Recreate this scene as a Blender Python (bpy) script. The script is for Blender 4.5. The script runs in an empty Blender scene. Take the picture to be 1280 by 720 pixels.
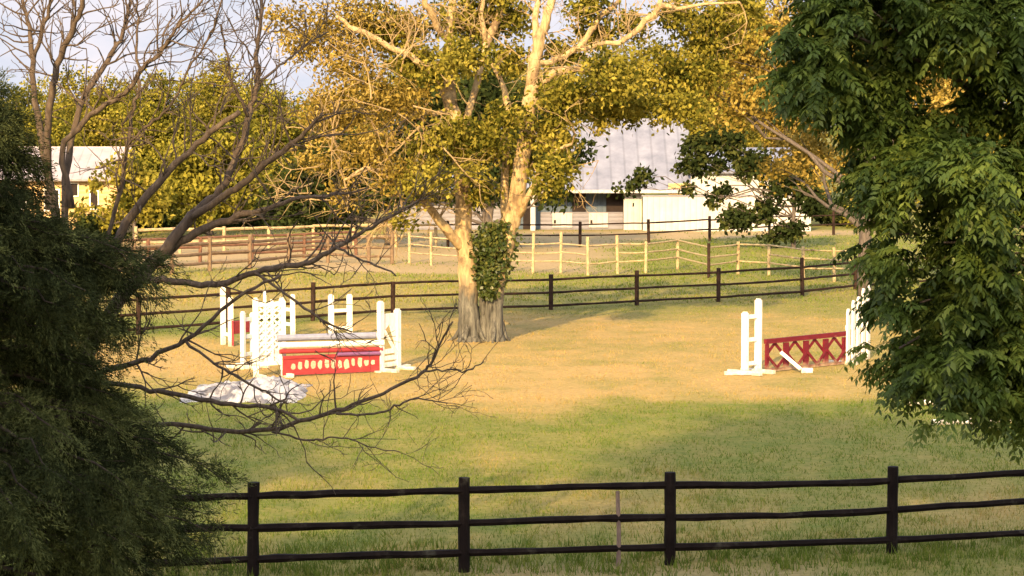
import bpy, math
import numpy as np
from mathutils import Vector, Matrix

R = math.radians
sc = bpy.context.scene
COL = sc.collection
rng = np.random.default_rng(11)

# ------------------------------------------------------------------ camera
CAM_H, FPX, PITCH = 5.2, 3000.0, math.atan((360 - 156) / 3000.0)
cam_d = bpy.data.cameras.new('camera')
cam_d.sensor_width = 36
cam_d.lens = FPX / 1280 * 36
cam_d.clip_start, cam_d.clip_end = 0.5, 6000
cam = bpy.data.objects.new('camera', cam_d)
COL.objects.link(cam)
cam.location = (0, 0, CAM_H)
cam.rotation_euler = (math.pi / 2 - PITCH, 0, 0)
sc.camera = cam
CP, SP = math.cos(PITCH), math.sin(PITCH)

def ray(px, py):
    u, v = (px - 640) / FPX, (360 - py) / FPX
    return np.array([u, CP + v * SP, -SP + v * CP])

def P(px, py, Y):
    """world point seen in the direction (px, py) of the 1280x720 survey picture at world distance Y"""
    d = ray(px, py)
    return np.array([0, 0, CAM_H]) + d * (Y / d[1])

def G(px, py):
    d = ray(px, py)
    return np.array([0, 0, CAM_H]) + d * (CAM_H / -d[2])

# ------------------------------------------------------------------ materials
def new_mat(name):
    m = bpy.data.materials.new(name)
    m.use_nodes = True
    nt = m.node_tree
    nt.nodes.clear()
    out = nt.nodes.new('ShaderNodeOutputMaterial')
    return m, nt, out

def N(nt, typ, **kw):
    n = nt.nodes.new(typ)
    for k, v in kw.items():
        if k in n.inputs:
            n.inputs[k].default_value = v
        else:
            setattr(n, k, v)
    return n

def ramp(nt, fac, stops):
    r = nt.nodes.new('ShaderNodeValToRGB')
    els = r.color_ramp.elements
    while len(els) < len(stops):
        els.new(0.5)
    for e, (p, c) in zip(els, stops):
        e.position = p
        e.color = (*c, 1)
    nt.links.new(fac, r.inputs[0])
    return r.outputs[0]

def coords(nt, scale=(1, 1, 1)):
    tc = nt.nodes.new('ShaderNodeTexCoord')
    mp = nt.nodes.new('ShaderNodeMapping')
    mp.inputs['Scale'].default_value = scale
    nt.links.new(tc.outputs['Object'], mp.inputs['Vector'])
    return mp.outputs[0]

def noise(nt, vec, scale, detail=4, rough=0.6):
    n = nt.nodes.new('ShaderNodeTexNoise')
    n.inputs['Scale'].default_value = scale
    n.inputs['Detail'].default_value = detail
    n.inputs['Roughness'].default_value = rough
    nt.links.new(vec, n.inputs['Vector'])
    return n.outputs['Fac']

def mix(nt, fac, a, b, mode='MIX'):
    m = nt.nodes.new('ShaderNodeMix')
    m.data_type = 'RGBA'
    m.blend_type = mode
    for sock, v in ((m.inputs[0], fac), (m.inputs[6], a), (m.inputs[7], b)):
        if hasattr(v, 'is_output'):
            nt.links.new(v, sock)
        elif isinstance(v, (int, float)):
            sock.default_value = v
        else:
            sock.default_value = (*v, 1)
    return m.outputs[2]

def leaf_mat(name, stops, trans=0.3, gloss=0.0):
    m, nt, out = new_mat(name)
    at = N(nt, 'ShaderNodeAttribute', attribute_name='tint')
    c = ramp(nt, at.outputs['Fac'], stops)
    d = N(nt, 'ShaderNodeBsdfDiffuse')
    t = N(nt, 'ShaderNodeBsdfTranslucent')
    nt.links.new(c, d.inputs[0])
    nt.links.new(c, t.inputs[0])
    mx = N(nt, 'ShaderNodeMixShader')
    mx.inputs[0].default_value = trans
    nt.links.new(d.outputs[0], mx.inputs[1])
    nt.links.new(t.outputs[0], mx.inputs[2])
    last = mx.outputs[0]
    if gloss:
        g = N(nt, 'ShaderNodeBsdfGlossy', Roughness=0.45)
        g.inputs['Color'].default_value = (0.6, 0.6, 0.6, 1)
        m2 = N(nt, 'ShaderNodeMixShader')
        m2.inputs[0].default_value = gloss
        nt.links.new(last, m2.inputs[1])
        nt.links.new(g.outputs[0], m2.inputs[2])
        last = m2.outputs[0]
    nt.links.new(last, out.inputs[0])
    return m

def surf_mat(name, stops, scale=(1, 1, 1), ns=6.0, rough=0.8, bump=0.25, detail=6, bdist=0.02, metallic=0.0, spots=None):
    m, nt, out = new_mat(name)
    v = coords(nt, scale)
    f = noise(nt, v, ns, detail)
    c = ramp(nt, f, stops)
    if spots:
        col, sscale, lo, hi = spots
        f2 = noise(nt, coords(nt), sscale, 5, 0.65)
        k = ramp(nt, f2, [(lo, (0, 0, 0)), (hi, (1, 1, 1))])
        c = mix(nt, k, c, col)
    b = N(nt, 'ShaderNodeBsdfPrincipled', Roughness=rough, Metallic=metallic)
    b.inputs['Specular IOR Level'].default_value = 0.25
    nt.links.new(c, b.inputs['Base Color'])
    bp = N(nt, 'ShaderNodeBump', Strength=bump, Distance=bdist)
    nt.links.new(f, bp.inputs['Height'])
    nt.links.new(bp.outputs[0], b.inputs['Normal'])
    nt.links.new(b.outputs[0], out.inputs[0])
    return m

M = {}
M['dark_rail'] = surf_mat('dark_creosote_wood', [(0.3, (0.006, 0.004, 0.004)), (0.6, (0.013, 0.009, 0.008)), (0.8, (0.035, 0.026, 0.021))], (1, 1, 1), 5, 0.75, 0.5, spots=((0.06, 0.055, 0.04), 3.0, 0.6, 0.75))
M['brown_rail'] = surf_mat('brown_stained_wood', [(0.3, (0.018, 0.011, 0.009)), (0.7, (0.045, 0.027, 0.02))], (1, 1, 1), 6, 0.8, 0.4)
M['tan_rail'] = surf_mat('weathered_yellow_wood', [(0.3, (0.26, 0.19, 0.10)), (0.7, (0.45, 0.35, 0.19))], (1, 1, 1), 7, 0.85, 0.4, spots=((0.16, 0.11, 0.06), 2.0, 0.58, 0.68))
M['pen_rail'] = surf_mat('stained_pen_wood', [(0.3, (0.10, 0.065, 0.04)), (0.7, (0.20, 0.135, 0.08))], (1, 1, 1), 7, 0.85, 0.4)
M['rust_rail'] = surf_mat('reddish_brown_wood', [(0.3, (0.09, 0.042, 0.026)), (0.7, (0.17, 0.085, 0.05))], (1, 1, 1), 7, 0.85, 0.4)
M['grey_wood'] = surf_mat('grey_stake_wood', [(0.3, (0.12, 0.08, 0.07)), (0.7, (0.22, 0.16, 0.13))], (4, 4, 1), 8, 0.85, 0.4)
M['white_paint'] = surf_mat('white_painted_wood', [(0.3, (0.62, 0.59, 0.52)), (0.6, (0.78, 0.76, 0.7))], (4, 4, 1), 5, 0.6, 0.15, spots=((0.42, 0.36, 0.28), 5.0, 0.62, 0.74))
M['red_paint'] = surf_mat('red_painted_wood', [(0.3, (0.22, 0.022, 0.028)), (0.7, (0.31, 0.040, 0.042))], (1, 1, 4), 6, 0.55, 0.15, spots=((0.3, 0.13, 0.1), 4.0, 0.62, 0.74))
M['crimson_paint'] = surf_mat('crimson_painted_wood', [(0.3, (0.085, 0.006, 0.012)), (0.7, (0.14, 0.010, 0.018))], (1, 1, 4), 6, 0.55, 0.15, spots=((0.22, 0.07, 0.06), 4.0, 0.62, 0.74))
M['blue_paint'] = surf_mat('faded_blue_grey_paint', [(0.3, (0.17, 0.18, 0.25)), (0.7, (0.27, 0.28, 0.34))], (1, 1, 1), 5, 0.6, 0.15)
M['purple_paint'] = surf_mat('purple_paint', [(0.3, (0.13, 0.05, 0.13)), (0.7, (0.2, 0.09, 0.19))], (1, 1, 1), 5, 0.6, 0.15)
M['cream_paint'] = surf_mat('cream_paint', [(0.3, (0.40, 0.25, 0.17)), (0.7, (0.60, 0.46, 0.34))], (1, 1, 1), 7, 0.6, 0.1)
M['sheet'] = surf_mat('pale_grey_sheet', [(0.44, (0.13, 0.13, 0.15)), (0.54, (0.40, 0.39, 0.40))], (1, 1, 1), 2.0, 0.7, 0.3)
M['pale_bark'] = surf_mat('pale_peeling_bark', [(0.3, (0.13, 0.09, 0.05)), (0.48, (0.34, 0.24, 0.12)), (0.7, (0.48, 0.36, 0.19))], (5, 5, 1.6), 1.6, 0.9, 0.7, 8, 0.05, spots=((0.15, 0.10, 0.055), 1.6, 0.54, 0.64))
M['grey_bark'] = surf_mat('grey_brown_bark', [(0.3, (0.05, 0.04, 0.035)), (0.7, (0.13, 0.105, 0.085))], (8, 8, 1.5), 3, 0.9, 0.6, 8, 0.02)
M['dead_bark'] = surf_mat('bare_tree_bark', [(0.3, (0.045, 0.033, 0.026)), (0.55, (0.095, 0.070, 0.052)), (0.8, (0.16, 0.125, 0.09))], (10, 10, 3), 3, 0.9, 0.6, 8, 0.01)
M['cedar_bark'] = surf_mat('dark_cedar_bark', [(0.3, (0.025, 0.018, 0.013)), (0.7, (0.06, 0.045, 0.033))], (8, 8, 1.5), 3, 0.9, 0.6, 8, 0.02)
M['twig'] = surf_mat('dry_golden_twigs', [(0.3, (0.22, 0.15, 0.07)), (0.7, (0.36, 0.26, 0.13))], (1, 1, 1), 3, 0.9, 0.2)
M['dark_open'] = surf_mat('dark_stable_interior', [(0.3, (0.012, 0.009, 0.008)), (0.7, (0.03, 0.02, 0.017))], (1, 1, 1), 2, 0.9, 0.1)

for k_ in ('dark_rail', 'brown_rail'):
    next(n for n in M[k_].node_tree.nodes if n.type == 'BSDF_PRINCIPLED').inputs['Specular IOR Level'].default_value = 0.06

def add_base_shade():  # greys the trunk foot: shade painted into the lower bark colour
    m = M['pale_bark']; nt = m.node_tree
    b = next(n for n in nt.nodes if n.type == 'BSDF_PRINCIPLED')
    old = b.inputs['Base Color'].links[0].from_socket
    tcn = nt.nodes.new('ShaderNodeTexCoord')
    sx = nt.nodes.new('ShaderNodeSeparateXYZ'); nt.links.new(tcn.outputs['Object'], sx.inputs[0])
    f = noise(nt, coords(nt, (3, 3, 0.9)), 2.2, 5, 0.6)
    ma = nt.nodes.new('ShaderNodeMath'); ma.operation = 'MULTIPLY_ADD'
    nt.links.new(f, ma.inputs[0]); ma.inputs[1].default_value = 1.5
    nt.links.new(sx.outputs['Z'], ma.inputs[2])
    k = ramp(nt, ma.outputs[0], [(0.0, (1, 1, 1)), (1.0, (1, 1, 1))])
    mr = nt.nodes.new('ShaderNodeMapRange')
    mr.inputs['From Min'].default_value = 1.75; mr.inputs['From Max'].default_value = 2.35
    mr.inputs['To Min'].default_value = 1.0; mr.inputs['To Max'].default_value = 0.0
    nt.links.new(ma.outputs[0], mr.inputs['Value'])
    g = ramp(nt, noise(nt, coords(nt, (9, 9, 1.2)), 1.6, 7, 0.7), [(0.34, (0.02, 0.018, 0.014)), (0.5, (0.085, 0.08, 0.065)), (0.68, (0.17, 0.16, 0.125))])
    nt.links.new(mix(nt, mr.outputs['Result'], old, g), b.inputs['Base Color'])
add_base_shade()

def add_mud(m):
    nt = m.node_tree
    b = next(n for n in nt.nodes if n.type == 'BSDF_PRINCIPLED')
    old = b.inputs['Base Color'].links[0].from_socket
    g = nt.nodes.new('ShaderNodeNewGeometry')
    sx = nt.nodes.new('ShaderNodeSeparateXYZ'); nt.links.new(g.outputs['Position'], sx.inputs[0])
    f = noise(nt, g.outputs['Position'], 7.0, 5, 0.65)
    ma = nt.nodes.new('ShaderNodeMath'); ma.operation = 'MULTIPLY_ADD'
    nt.links.new(f, ma.inputs[0]); ma.inputs[1].default_value = -0.5
    nt.links.new(sx.outputs['Z'], ma.inputs[2])
    mr = nt.nodes.new('ShaderNodeMapRange')
    mr.inputs['From Min'].default_value = -0.27; mr.inputs['From Max'].default_value = -0.08
    mr.inputs['To Min'].default_value = 0.8; mr.inputs['To Max'].default_value = 0.0
    nt.links.new(ma.outputs[0], mr.inputs['Value'])
    nt.links.new(mix(nt, mr.outputs['Result'], old, (0.36, 0.28, 0.17)), b.inputs['Base Color'])
for k_ in ('white_paint', 'crimson_paint'):
    add_mud(M[k_])

def siding(name, col, col2, pitch, vertical=True, rough=0.7, metallic=0.0, depth=0.03):
    m, nt, out = new_mat(name)
    v = coords(nt)
    w = N(nt, 'ShaderNodeTexWave', Scale=1.0 / pitch / 2 * math.pi / math.pi)
    w.wave_type = 'BANDS'
    w.bands_direction = 'X' if vertical else 'Z'
    w.inputs['Scale'].default_value = 0.314 / pitch
    nt.links.new(v, w.inputs['Vector'])
    f = noise(nt, v, 1.3, 6, 0.65)
    c = ramp(nt, f, [(0.3, col), (0.7, col2)])
    seam = ramp(nt, w.outputs['Fac'], [(0.0, (0.8, 0.8, 0.8)), (0.10, (1, 1, 1))])
    c = mix(nt, 1.0, c, seam, 'MULTIPLY')
    b = N(nt, 'ShaderNodeBsdfPrincipled', Roughness=rough, Metallic=metallic)
    b.inputs['Specular IOR Level'].default_value = 0.3
    nt.links.new(c, b.inputs['Base Color'])
    bp = N(nt, 'ShaderNodeBump', Strength=0.6, Distance=depth)
    nt.links.new(w.outputs['Fac'], bp.inputs['Height'])
    nt.links.new(bp.outputs[0], b.inputs['Normal'])
    nt.links.new(b.outputs[0], out.inputs[0])
    return m

M['metal_roof'] = siding('pale_metal_roof', (0.13, 0.14, 0.185), (0.22, 0.23, 0.285), 0.7, True, 0.5)
M['white_wall'] = siding('white_barn_siding', (0.36, 0.335, 0.31), (0.46, 0.44, 0.41), 0.3, True)
M['shade_blue_wall'] = siding('shade_tinted_siding', (0.055, 0.08, 0.115), (0.085, 0.115, 0.15), 0.25, True)  # tree shade on the stall front, put into its colour as blue grey
M['grey_wall'] = siding('lilac_grey_boards', (0.16, 0.155, 0.18), (0.22, 0.21, 0.235), 0.2, False)
M['tan_wall'] = siding('tan_house_siding', (0.42, 0.28, 0.12), (0.52, 0.36, 0.17), 0.2, False)
M['pink_roof'] = siding('pale_pinkish_roof', (0.27, 0.23, 0.24), (0.38, 0.34, 0.34), 0.45, True, 0.5)

# leaves (albedo, not lit colour)
M['leaf_gold'] = leaf_mat('golden_olive_leaves', [(0.0, (0.05, 0.056, 0.009)), (0.45, (0.19, 0.17, 0.025)), (1.0, (0.36, 0.30, 0.055))], 0.38)
M['leaf_amber'] = leaf_mat('amber_leaves', [(0.0, (0.085, 0.06, 0.012)), (0.5, (0.25, 0.18, 0.035)), (1.0, (0.42, 0.31, 0.085))], 0.3)
M['leaf_yellowgreen'] = leaf_mat('yellow_green_leaves', [(0.0, (0.04, 0.048, 0.008)), (0.5, (0.15, 0.14, 0.022)), (1.0, (0.27, 0.24, 0.035))], 0.3)
M['leaf_dark'] = leaf_mat('dark_green_leaves', [(0.0, (0.012, 0.018, 0.006)), (0.6, (0.03, 0.042, 0.013)), (1.0, (0.07, 0.075, 0.02))], 0.2)
M['leaf_deep'] = leaf_mat('deep_green_compound_leaves', [(0.0, (0.034, 0.056, 0.010)), (0.5, (0.080, 0.124, 0.022)), (1.0, (0.175, 0.22, 0.04))], 0.3, 0.025)
M['leaf_rust'] = leaf_mat('rusty_leaves', [(0.0, (0.06, 0.025, 0.015)), (0.5, (0.17, 0.075, 0.04)), (1.0, (0.28, 0.14, 0.07))], 0.25)
M['leaf_ivy'] = leaf_mat('ivy_leaves', [(0.0, (0.02, 0.035, 0.008)), (0.5, (0.05, 0.07, 0.014)), (1.0, (0.12, 0.12, 0.025))], 0.2, 0.04)
M['needle'] = leaf_mat('cedar_needles', [(0.0, (0.014, 0.018, 0.008)), (0.45, (0.040, 0.050, 0.020)), (1.0, (0.135, 0.15, 0.05))], 0.12)
M['blade'] = leaf_mat('grass_blades', [(0.0, (0.09, 0.14, 0.022)), (0.35, (0.165, 0.185, 0.036)), (0.6, (0.29, 0.22, 0.07)), (1.0, (0.42, 0.27, 0.09))], 0.25)

# ------------------------------------------------------------------ object helpers
def link(name, me, mat, parent=None, loc=None):
    o = bpy.data.objects.new(name, me)
    COL.objects.link(o)
    if mat is not None:
        me.materials.append(mat)
    if parent is not None:
        o.parent = parent
    if loc is not None:
        o.location = loc
    return o

def tag(o, label, cat, group=None, kind=None):
    o['label'] = label
    o['category'] = cat
    if group:
        o['group'] = group
    if kind:
        o['kind'] = kind
    return o

def thing(name, label, cat, loc=(0, 0, 0), group=None, rotz=0.0):
    o = bpy.data.objects.new(name, None)
    COL.objects.link(o)
    o.location = loc
    o.rotation_euler = (0, 0, rotz)
    o.empty_display_size = 0.3
    return tag(o, label, cat, group)

def np_mesh(name, verts, faces, attr=None, smooth=False, attrname='tint'):
    """verts (N,3); faces (M,k)"""
    me = bpy.data.meshes.new(name)
    verts = np.ascontiguousarray(verts, dtype=np.float32)
    faces = np.ascontiguousarray(faces, dtype=np.int32)
    m, k = faces.shape
    me.vertices.add(len(verts))
    me.vertices.foreach_set('co', verts.ravel())
    me.loops.add(m * k)
    me.loops.foreach_set('vertex_index', faces.ravel())
    me.polygons.add(m)
    me.polygons.foreach_set('loop_start', np.arange(0, m * k, k, dtype=np.int32))
    if smooth:
        me.polygons.foreach_set('use_smooth', np.ones(m, dtype=bool))
    me.update(calc_edges=True)
    if attr is not None:
        a = me.attributes.new(attrname, 'FLOAT', 'FACE')
        a.data.foreach_set('value', np.ascontiguousarray(attr, dtype=np.float32))
    return me

class MB:
    """collects boxes, bars and tubes into one mesh, in the frame of an origin"""
    def __init__(s, origin=(0, 0, 0)):
        s.v, s.f, s.o = [], [], np.array(origin, float)

    def _add(s, verts, faces):
        b = len(s.v)
        s.v.extend([tuple(np.asarray(p, float) - s.o) for p in verts])
        s.f.extend([tuple(i + b for i in f) for f in faces])

    def box(s, c, size, ax=None):
        """ax: 3x3 rows = local axes"""
        c = np.array(c, float)
        A = np.eye(3) if ax is None else np.array(ax, float)
        h = np.array(size, float) / 2
        bev = min(h) * 0.22
        pts, idx = [], {}
        vs = []
        for sx in (-1, 1):
            for sy in (-1, 1):
                for sz in (-1, 1):
                    vs.append(c + A[0] * sx * h[0] + A[1] * sy * h[1] + A[2] * sz * h[2])
        s._add(vs, [(0, 1, 3, 2), (4, 6, 7, 5), (0, 4, 5, 1), (2, 3, 7, 6), (0, 2, 6, 4), (1, 5, 7, 3)])

    def bar(s, p0, p1, w, h, up=(0, 0, 1)):
        p0, p1 = np.array(p0, float), np.array(p1, float)
        d = p1 - p0
        L = np.linalg.norm(d)
        d /= L
        up = np.array(up, float)
        if abs(d @ up) > 0.98:
            up = np.array((0, 1, 0.0))
        b = np.cross(up, d); b /= np.linalg.norm(b)
        n = np.cross(d, b)
        s.box((p0 + p1) / 2, (L, w, h), (d, b, n))

    def tube(s, pts, rad, sides=8, jit=0.0, r=None, squash=1.0, cap=True):
        pts = np.array(pts, float)
        rad = np.broadcast_to(np.array(rad, float), (len(pts),))
        vs, fs = [], []
        n = len(pts)
        ref = None
        for i in range(n):
            t = pts[min(i + 1, n - 1)] - pts[max(i - 1, 0)]
            t /= max(np.linalg.norm(t), 1e-9)
            if ref is None:
                ref = np.array((1.0, 0, 0)) if abs(t[0]) < 0.8 else np.array((0, 0, 1.0))
            b = np.cross(t, ref); b /= max(np.linalg.norm(b), 1e-9)
            c = np.cross(b, t)
            ref = c
            for k in range(sides):
                a = 2 * math.pi * k / sides
                rr = rad[i] * (1 + (r.uniform(-jit, jit) if jit else 0))
                vs.append(pts[i] + (b * math.cos(a) * squash + c * math.sin(a)) * rr)
        for i in range(n - 1):
            for k in range(sides):
                k2 = (k + 1) % sides
                fs.append((i * sides + k, i * sides + k2, (i + 1) * sides + k2, (i + 1) * sides + k))
        if cap:
            fs.append(tuple(range(sides - 1, -1, -1)))
            fs.append(tuple((n - 1) * sides + k for k in range(sides)))
        s._add(vs, fs)

    def prism(s, poly, p0, u, v, thick):
        """polygon (a,b) pairs in the plane p0 + a*u + b*v, extruded both ways by thick/2"""
        p0, u, v = (np.array(q, float) for q in (p0, u, v))
        n = np.cross(u, v); n /= np.linalg.norm(n)
        k = len(poly)
        vs = [p0 + a * u + b * v - n * thick / 2 for a, b in poly] + [p0 + a * u + b * v + n * thick / 2 for a, b in poly]
        fs = [tuple(range(k - 1, -1, -1)), tuple(range(k, 2 * k))]
        fs += [(i, (i + 1) % k, k + (i + 1) % k, k + i) for i in range(k)]
        s._add(vs, fs)

    def build(s, name, mat, parent=None, smooth=False):
        me = bpy.data.meshes.new(name)
        me.from_pydata(s.v, [], s.f)
        if smooth:
            for p in me.polygons:
                p.use_smooth = True
        me.update()
        o = link(name, me, mat, parent)
        if parent is None:
            o.location = tuple(s.o)
        return o

# ------------------------------------------------------------------ value noise (shared by ground and blades)
_tab = np.random.default_rng(5).random((256, 256))
def vnoise(x, y):
    xi, yi = np.floor(x).astype(int), np.floor(y).astype(int)
    fx, fy = x - xi, y - yi
    fx, fy = fx * fx * (3 - 2 * fx), fy * fy * (3 - 2 * fy)
    g = lambda a, b: _tab[a & 255, b & 255]
    return (g(xi, yi) * (1 - fx) + g(xi + 1, yi) * fx) * (1 - fy) + (g(xi, yi + 1) * (1 - fx) + g(xi + 1, yi + 1) * fx) * fy
def fbm(x, y, o=4):
    s, a, t = 0, 0.5, 0
    for k in range(o):
        s = s + a * vnoise(x * 2 ** k + 17 * k, y * 2 ** k + 31 * k); t += a; a *= 0.55
    return s / t
def sstep(a, b, x):
    t = np.clip((x - a) / (b - a), 0, 1)
    return t * t * (3 - 2 * t)

def zones(x, y):
    x = np.asarray(x, float); y = np.asarray(y, float)
    n1, n2 = fbm(x * 0.22, y * 0.12), fbm(x * 0.9 + 50, y * 0.35 + 9)
    n3 = fbm(x * 2.6 + 7, y * 1.1 + 40)
    yn = np.interp(x, [-9, -4, -0.8, 0.6, 2.2, 5, 9], [46.5, 45.0, 42.6, 42.2, 44.0, 45.2, 45.5]) + (n1 - 0.5) * 5 + (n2 - .5) * 3.0
    yf = np.interp(x, [-12, -7, -4, 0, 5, 9, 12], [56, 59, 65, 66, 66, 65, 64]) + (n1 - 0.5) * 4
    straw = sstep(yn - 1.2, yn + 2.2, y) * (1 - sstep(yf - 2, yf + 2, y))
    n4 = fbm(x * 0.5 + 70, y * 0.5 + 13)
    straw = straw * (0.50 + 0.55 * (n2 - 0.2) + 0.9 * (n4 - 0.45)) + (n3 - 0.5) * 0.45 * straw
    straw = np.clip(straw, 0, 0.92)
    # right of the arena is a greyer half-dry turf
    straw = straw * (1 - 0.35 * sstep(3.5, 8, x) * sstep(46, 62, y))
    near = (0.05 + 0.55 * np.clip((n2 - 0.35) * 2.0, 0, 1) * (1 - sstep(34, 39, y)) + 0.14 * n1 + (n3 - 0.5) * 0.35) * (1 - sstep(40, 47, y))
    # pool of sunlight below the arena, painted in as straw colour
    sun_pool = np.exp(-((x + 0.3) / 0.55) ** 2 - ((y - 37.6) / 1.3) ** 2) * 0.35
    far = sstep(62, 68, y) * (0.10 + 0.35 * np.clip(n2 - 0.35, 0, 1) + 0.25 * n1 * (1 - sstep(70, 90, y)) + 0.22 * sstep(4, -6, x))
    straw = np.clip(straw + near + far + sun_pool, 0, 1)
    lane = np.interp(y, [80, 84, 92, 108, 114], [0.5, 3.4, 3.0, 6, 18]) + (n1 - .5) * 4
    dirt = sstep(82.5, 85.5, y + (n2 - .5) * 4 - 2.5 * sstep(-3, -8, x)) * (1 - sstep(lane - 1.5, lane + 1.5, x)) * (0.55 + 0.6 * n2) * (1 - sstep(107, 112, y) * sstep(-4, -7, x)) * (1 - sstep(117, 120, y))
    strip = (1 - sstep(27.7, 28.5, y + (n2 - .5) * 1.2)) * sstep(-1.6, -0.2, x) * (1 - sstep(3.0, 4.6, x)) * 0.5
    dirt = np.clip(dirt + strip, 0, 1)
    return straw, dirt

def relief(x, y):
    return (fbm(x * 0.15 + 3, y * 0.15 + 8) - 0.5) * 0.10 * sstep(24, 30, y) + (fbm(x * 1.1, y * 1.1) - 0.5) * 0.03

# ------------------------------------------------------------------ ground sheet
def make_ground():
    xs = np.concatenate([[-3000, -900, -300, -120, -60], np.linspace(-34, 34, 240), [60, 120, 300, 900, 3000]])
    ys = np.concatenate([[-3000, -900, -300, -100, -40, 0, 12], np.linspace(20, 125, 420), [150, 200, 300, 900, 4000]])
    X, Y = np.meshgrid(xs, ys)
    Z = relief(X, Y) * (np.abs(X) < 34) * (Y > 20) * (Y < 125)
    v = np.stack([X, Y, Z], -1).reshape(-1, 3)
    nx, ny = len(xs), len(ys)
    i = (np.arange(ny - 1)[:, None] * nx + np.arange(nx - 1)[None]).ravel()
    f = np.stack([i, i + 1, i + nx + 1, i + nx], 1)
    me = np_mesh('ground', v, f, None, True)
    straw, dirt = zones(v[:, 0], v[:, 1])
    for nme, arr in (('straw', straw), ('dirt', dirt)):
        a = me.attributes.new(nme, 'FLOAT', 'POINT')
        a.data.foreach_set('value', arr.astype(np.float32))
    m, nt, out = new_mat('pasture_turf')
    tc = nt.nodes.new('ShaderNodeTexCoord')
    n_f = noise(nt, tc.outputs['Object'], 9.0, 8, 0.7)
    n_m = noise(nt, tc.outputs['Object'], 1.4, 6, 0.65)
    A = N(nt, 'ShaderNodeAttribute', attribute_name='straw')
    D = N(nt, 'ShaderNodeAttribute', attribute_name='dirt')
    green = ramp(nt, n_f, [(0.3, (0.075, 0.10, 0.018)), (0.5, (0.13, 0.15, 0.030)), (0.72, (0.19, 0.19, 0.05))])
    straw_c = ramp(nt, n_f, [(0.3, (0.27, 0.18, 0.068)), (0.55, (0.39, 0.265, 0.10)), (0.75, (0.47, 0.335, 0.14))])
    dirt_c = ramp(nt, n_f, [(0.3, (0.25, 0.18, 0.09)), (0.7, (0.40, 0.30, 0.165))])
    ad = nt.nodes.new('ShaderNodeMath'); ad.operation = 'MULTIPLY_ADD'
    nt.links.new(n_m, ad.inputs[0]); ad.inputs[1].default_value = 0.9
    s2 = nt.nodes.new('ShaderNodeMath'); s2.operation = 'SUBTRACT'
    nt.links.new(A.outputs['Fac'], s2.inputs[0]); s2.inputs[1].default_value = 0.43
    nt.links.new(s2.outputs[0], ad.inputs[2])
    cl = nt.nodes.new('ShaderNodeClamp'); nt.links.new(ad.outputs[0], cl.inputs[0])
    c = mix(nt, cl.outputs[0], green, straw_c)
    c = mix(nt, D.outputs['Fac'], c, dirt_c)
    b = N(nt, 'ShaderNodeBsdfPrincipled', Roughness=0.95)
    b.inputs['Specular IOR Level'].default_value = 0.1
    nt.links.new(c, b.inputs['Base Color'])
    bp = N(nt, 'ShaderNodeBump', Strength=0.6, Distance=0.03)
    nt.links.new(n_f, bp.inputs['Height'])
    nt.links.new(bp.outputs[0], b.inputs['Normal'])
    nt.links.new(b.outputs[0], out.inputs[0])
    o = link('ground', me, m)
    tag(o, 'pasture ground of green turf, dry straw turf and bare dirt', 'ground', kind='structure')
make_ground()

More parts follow.
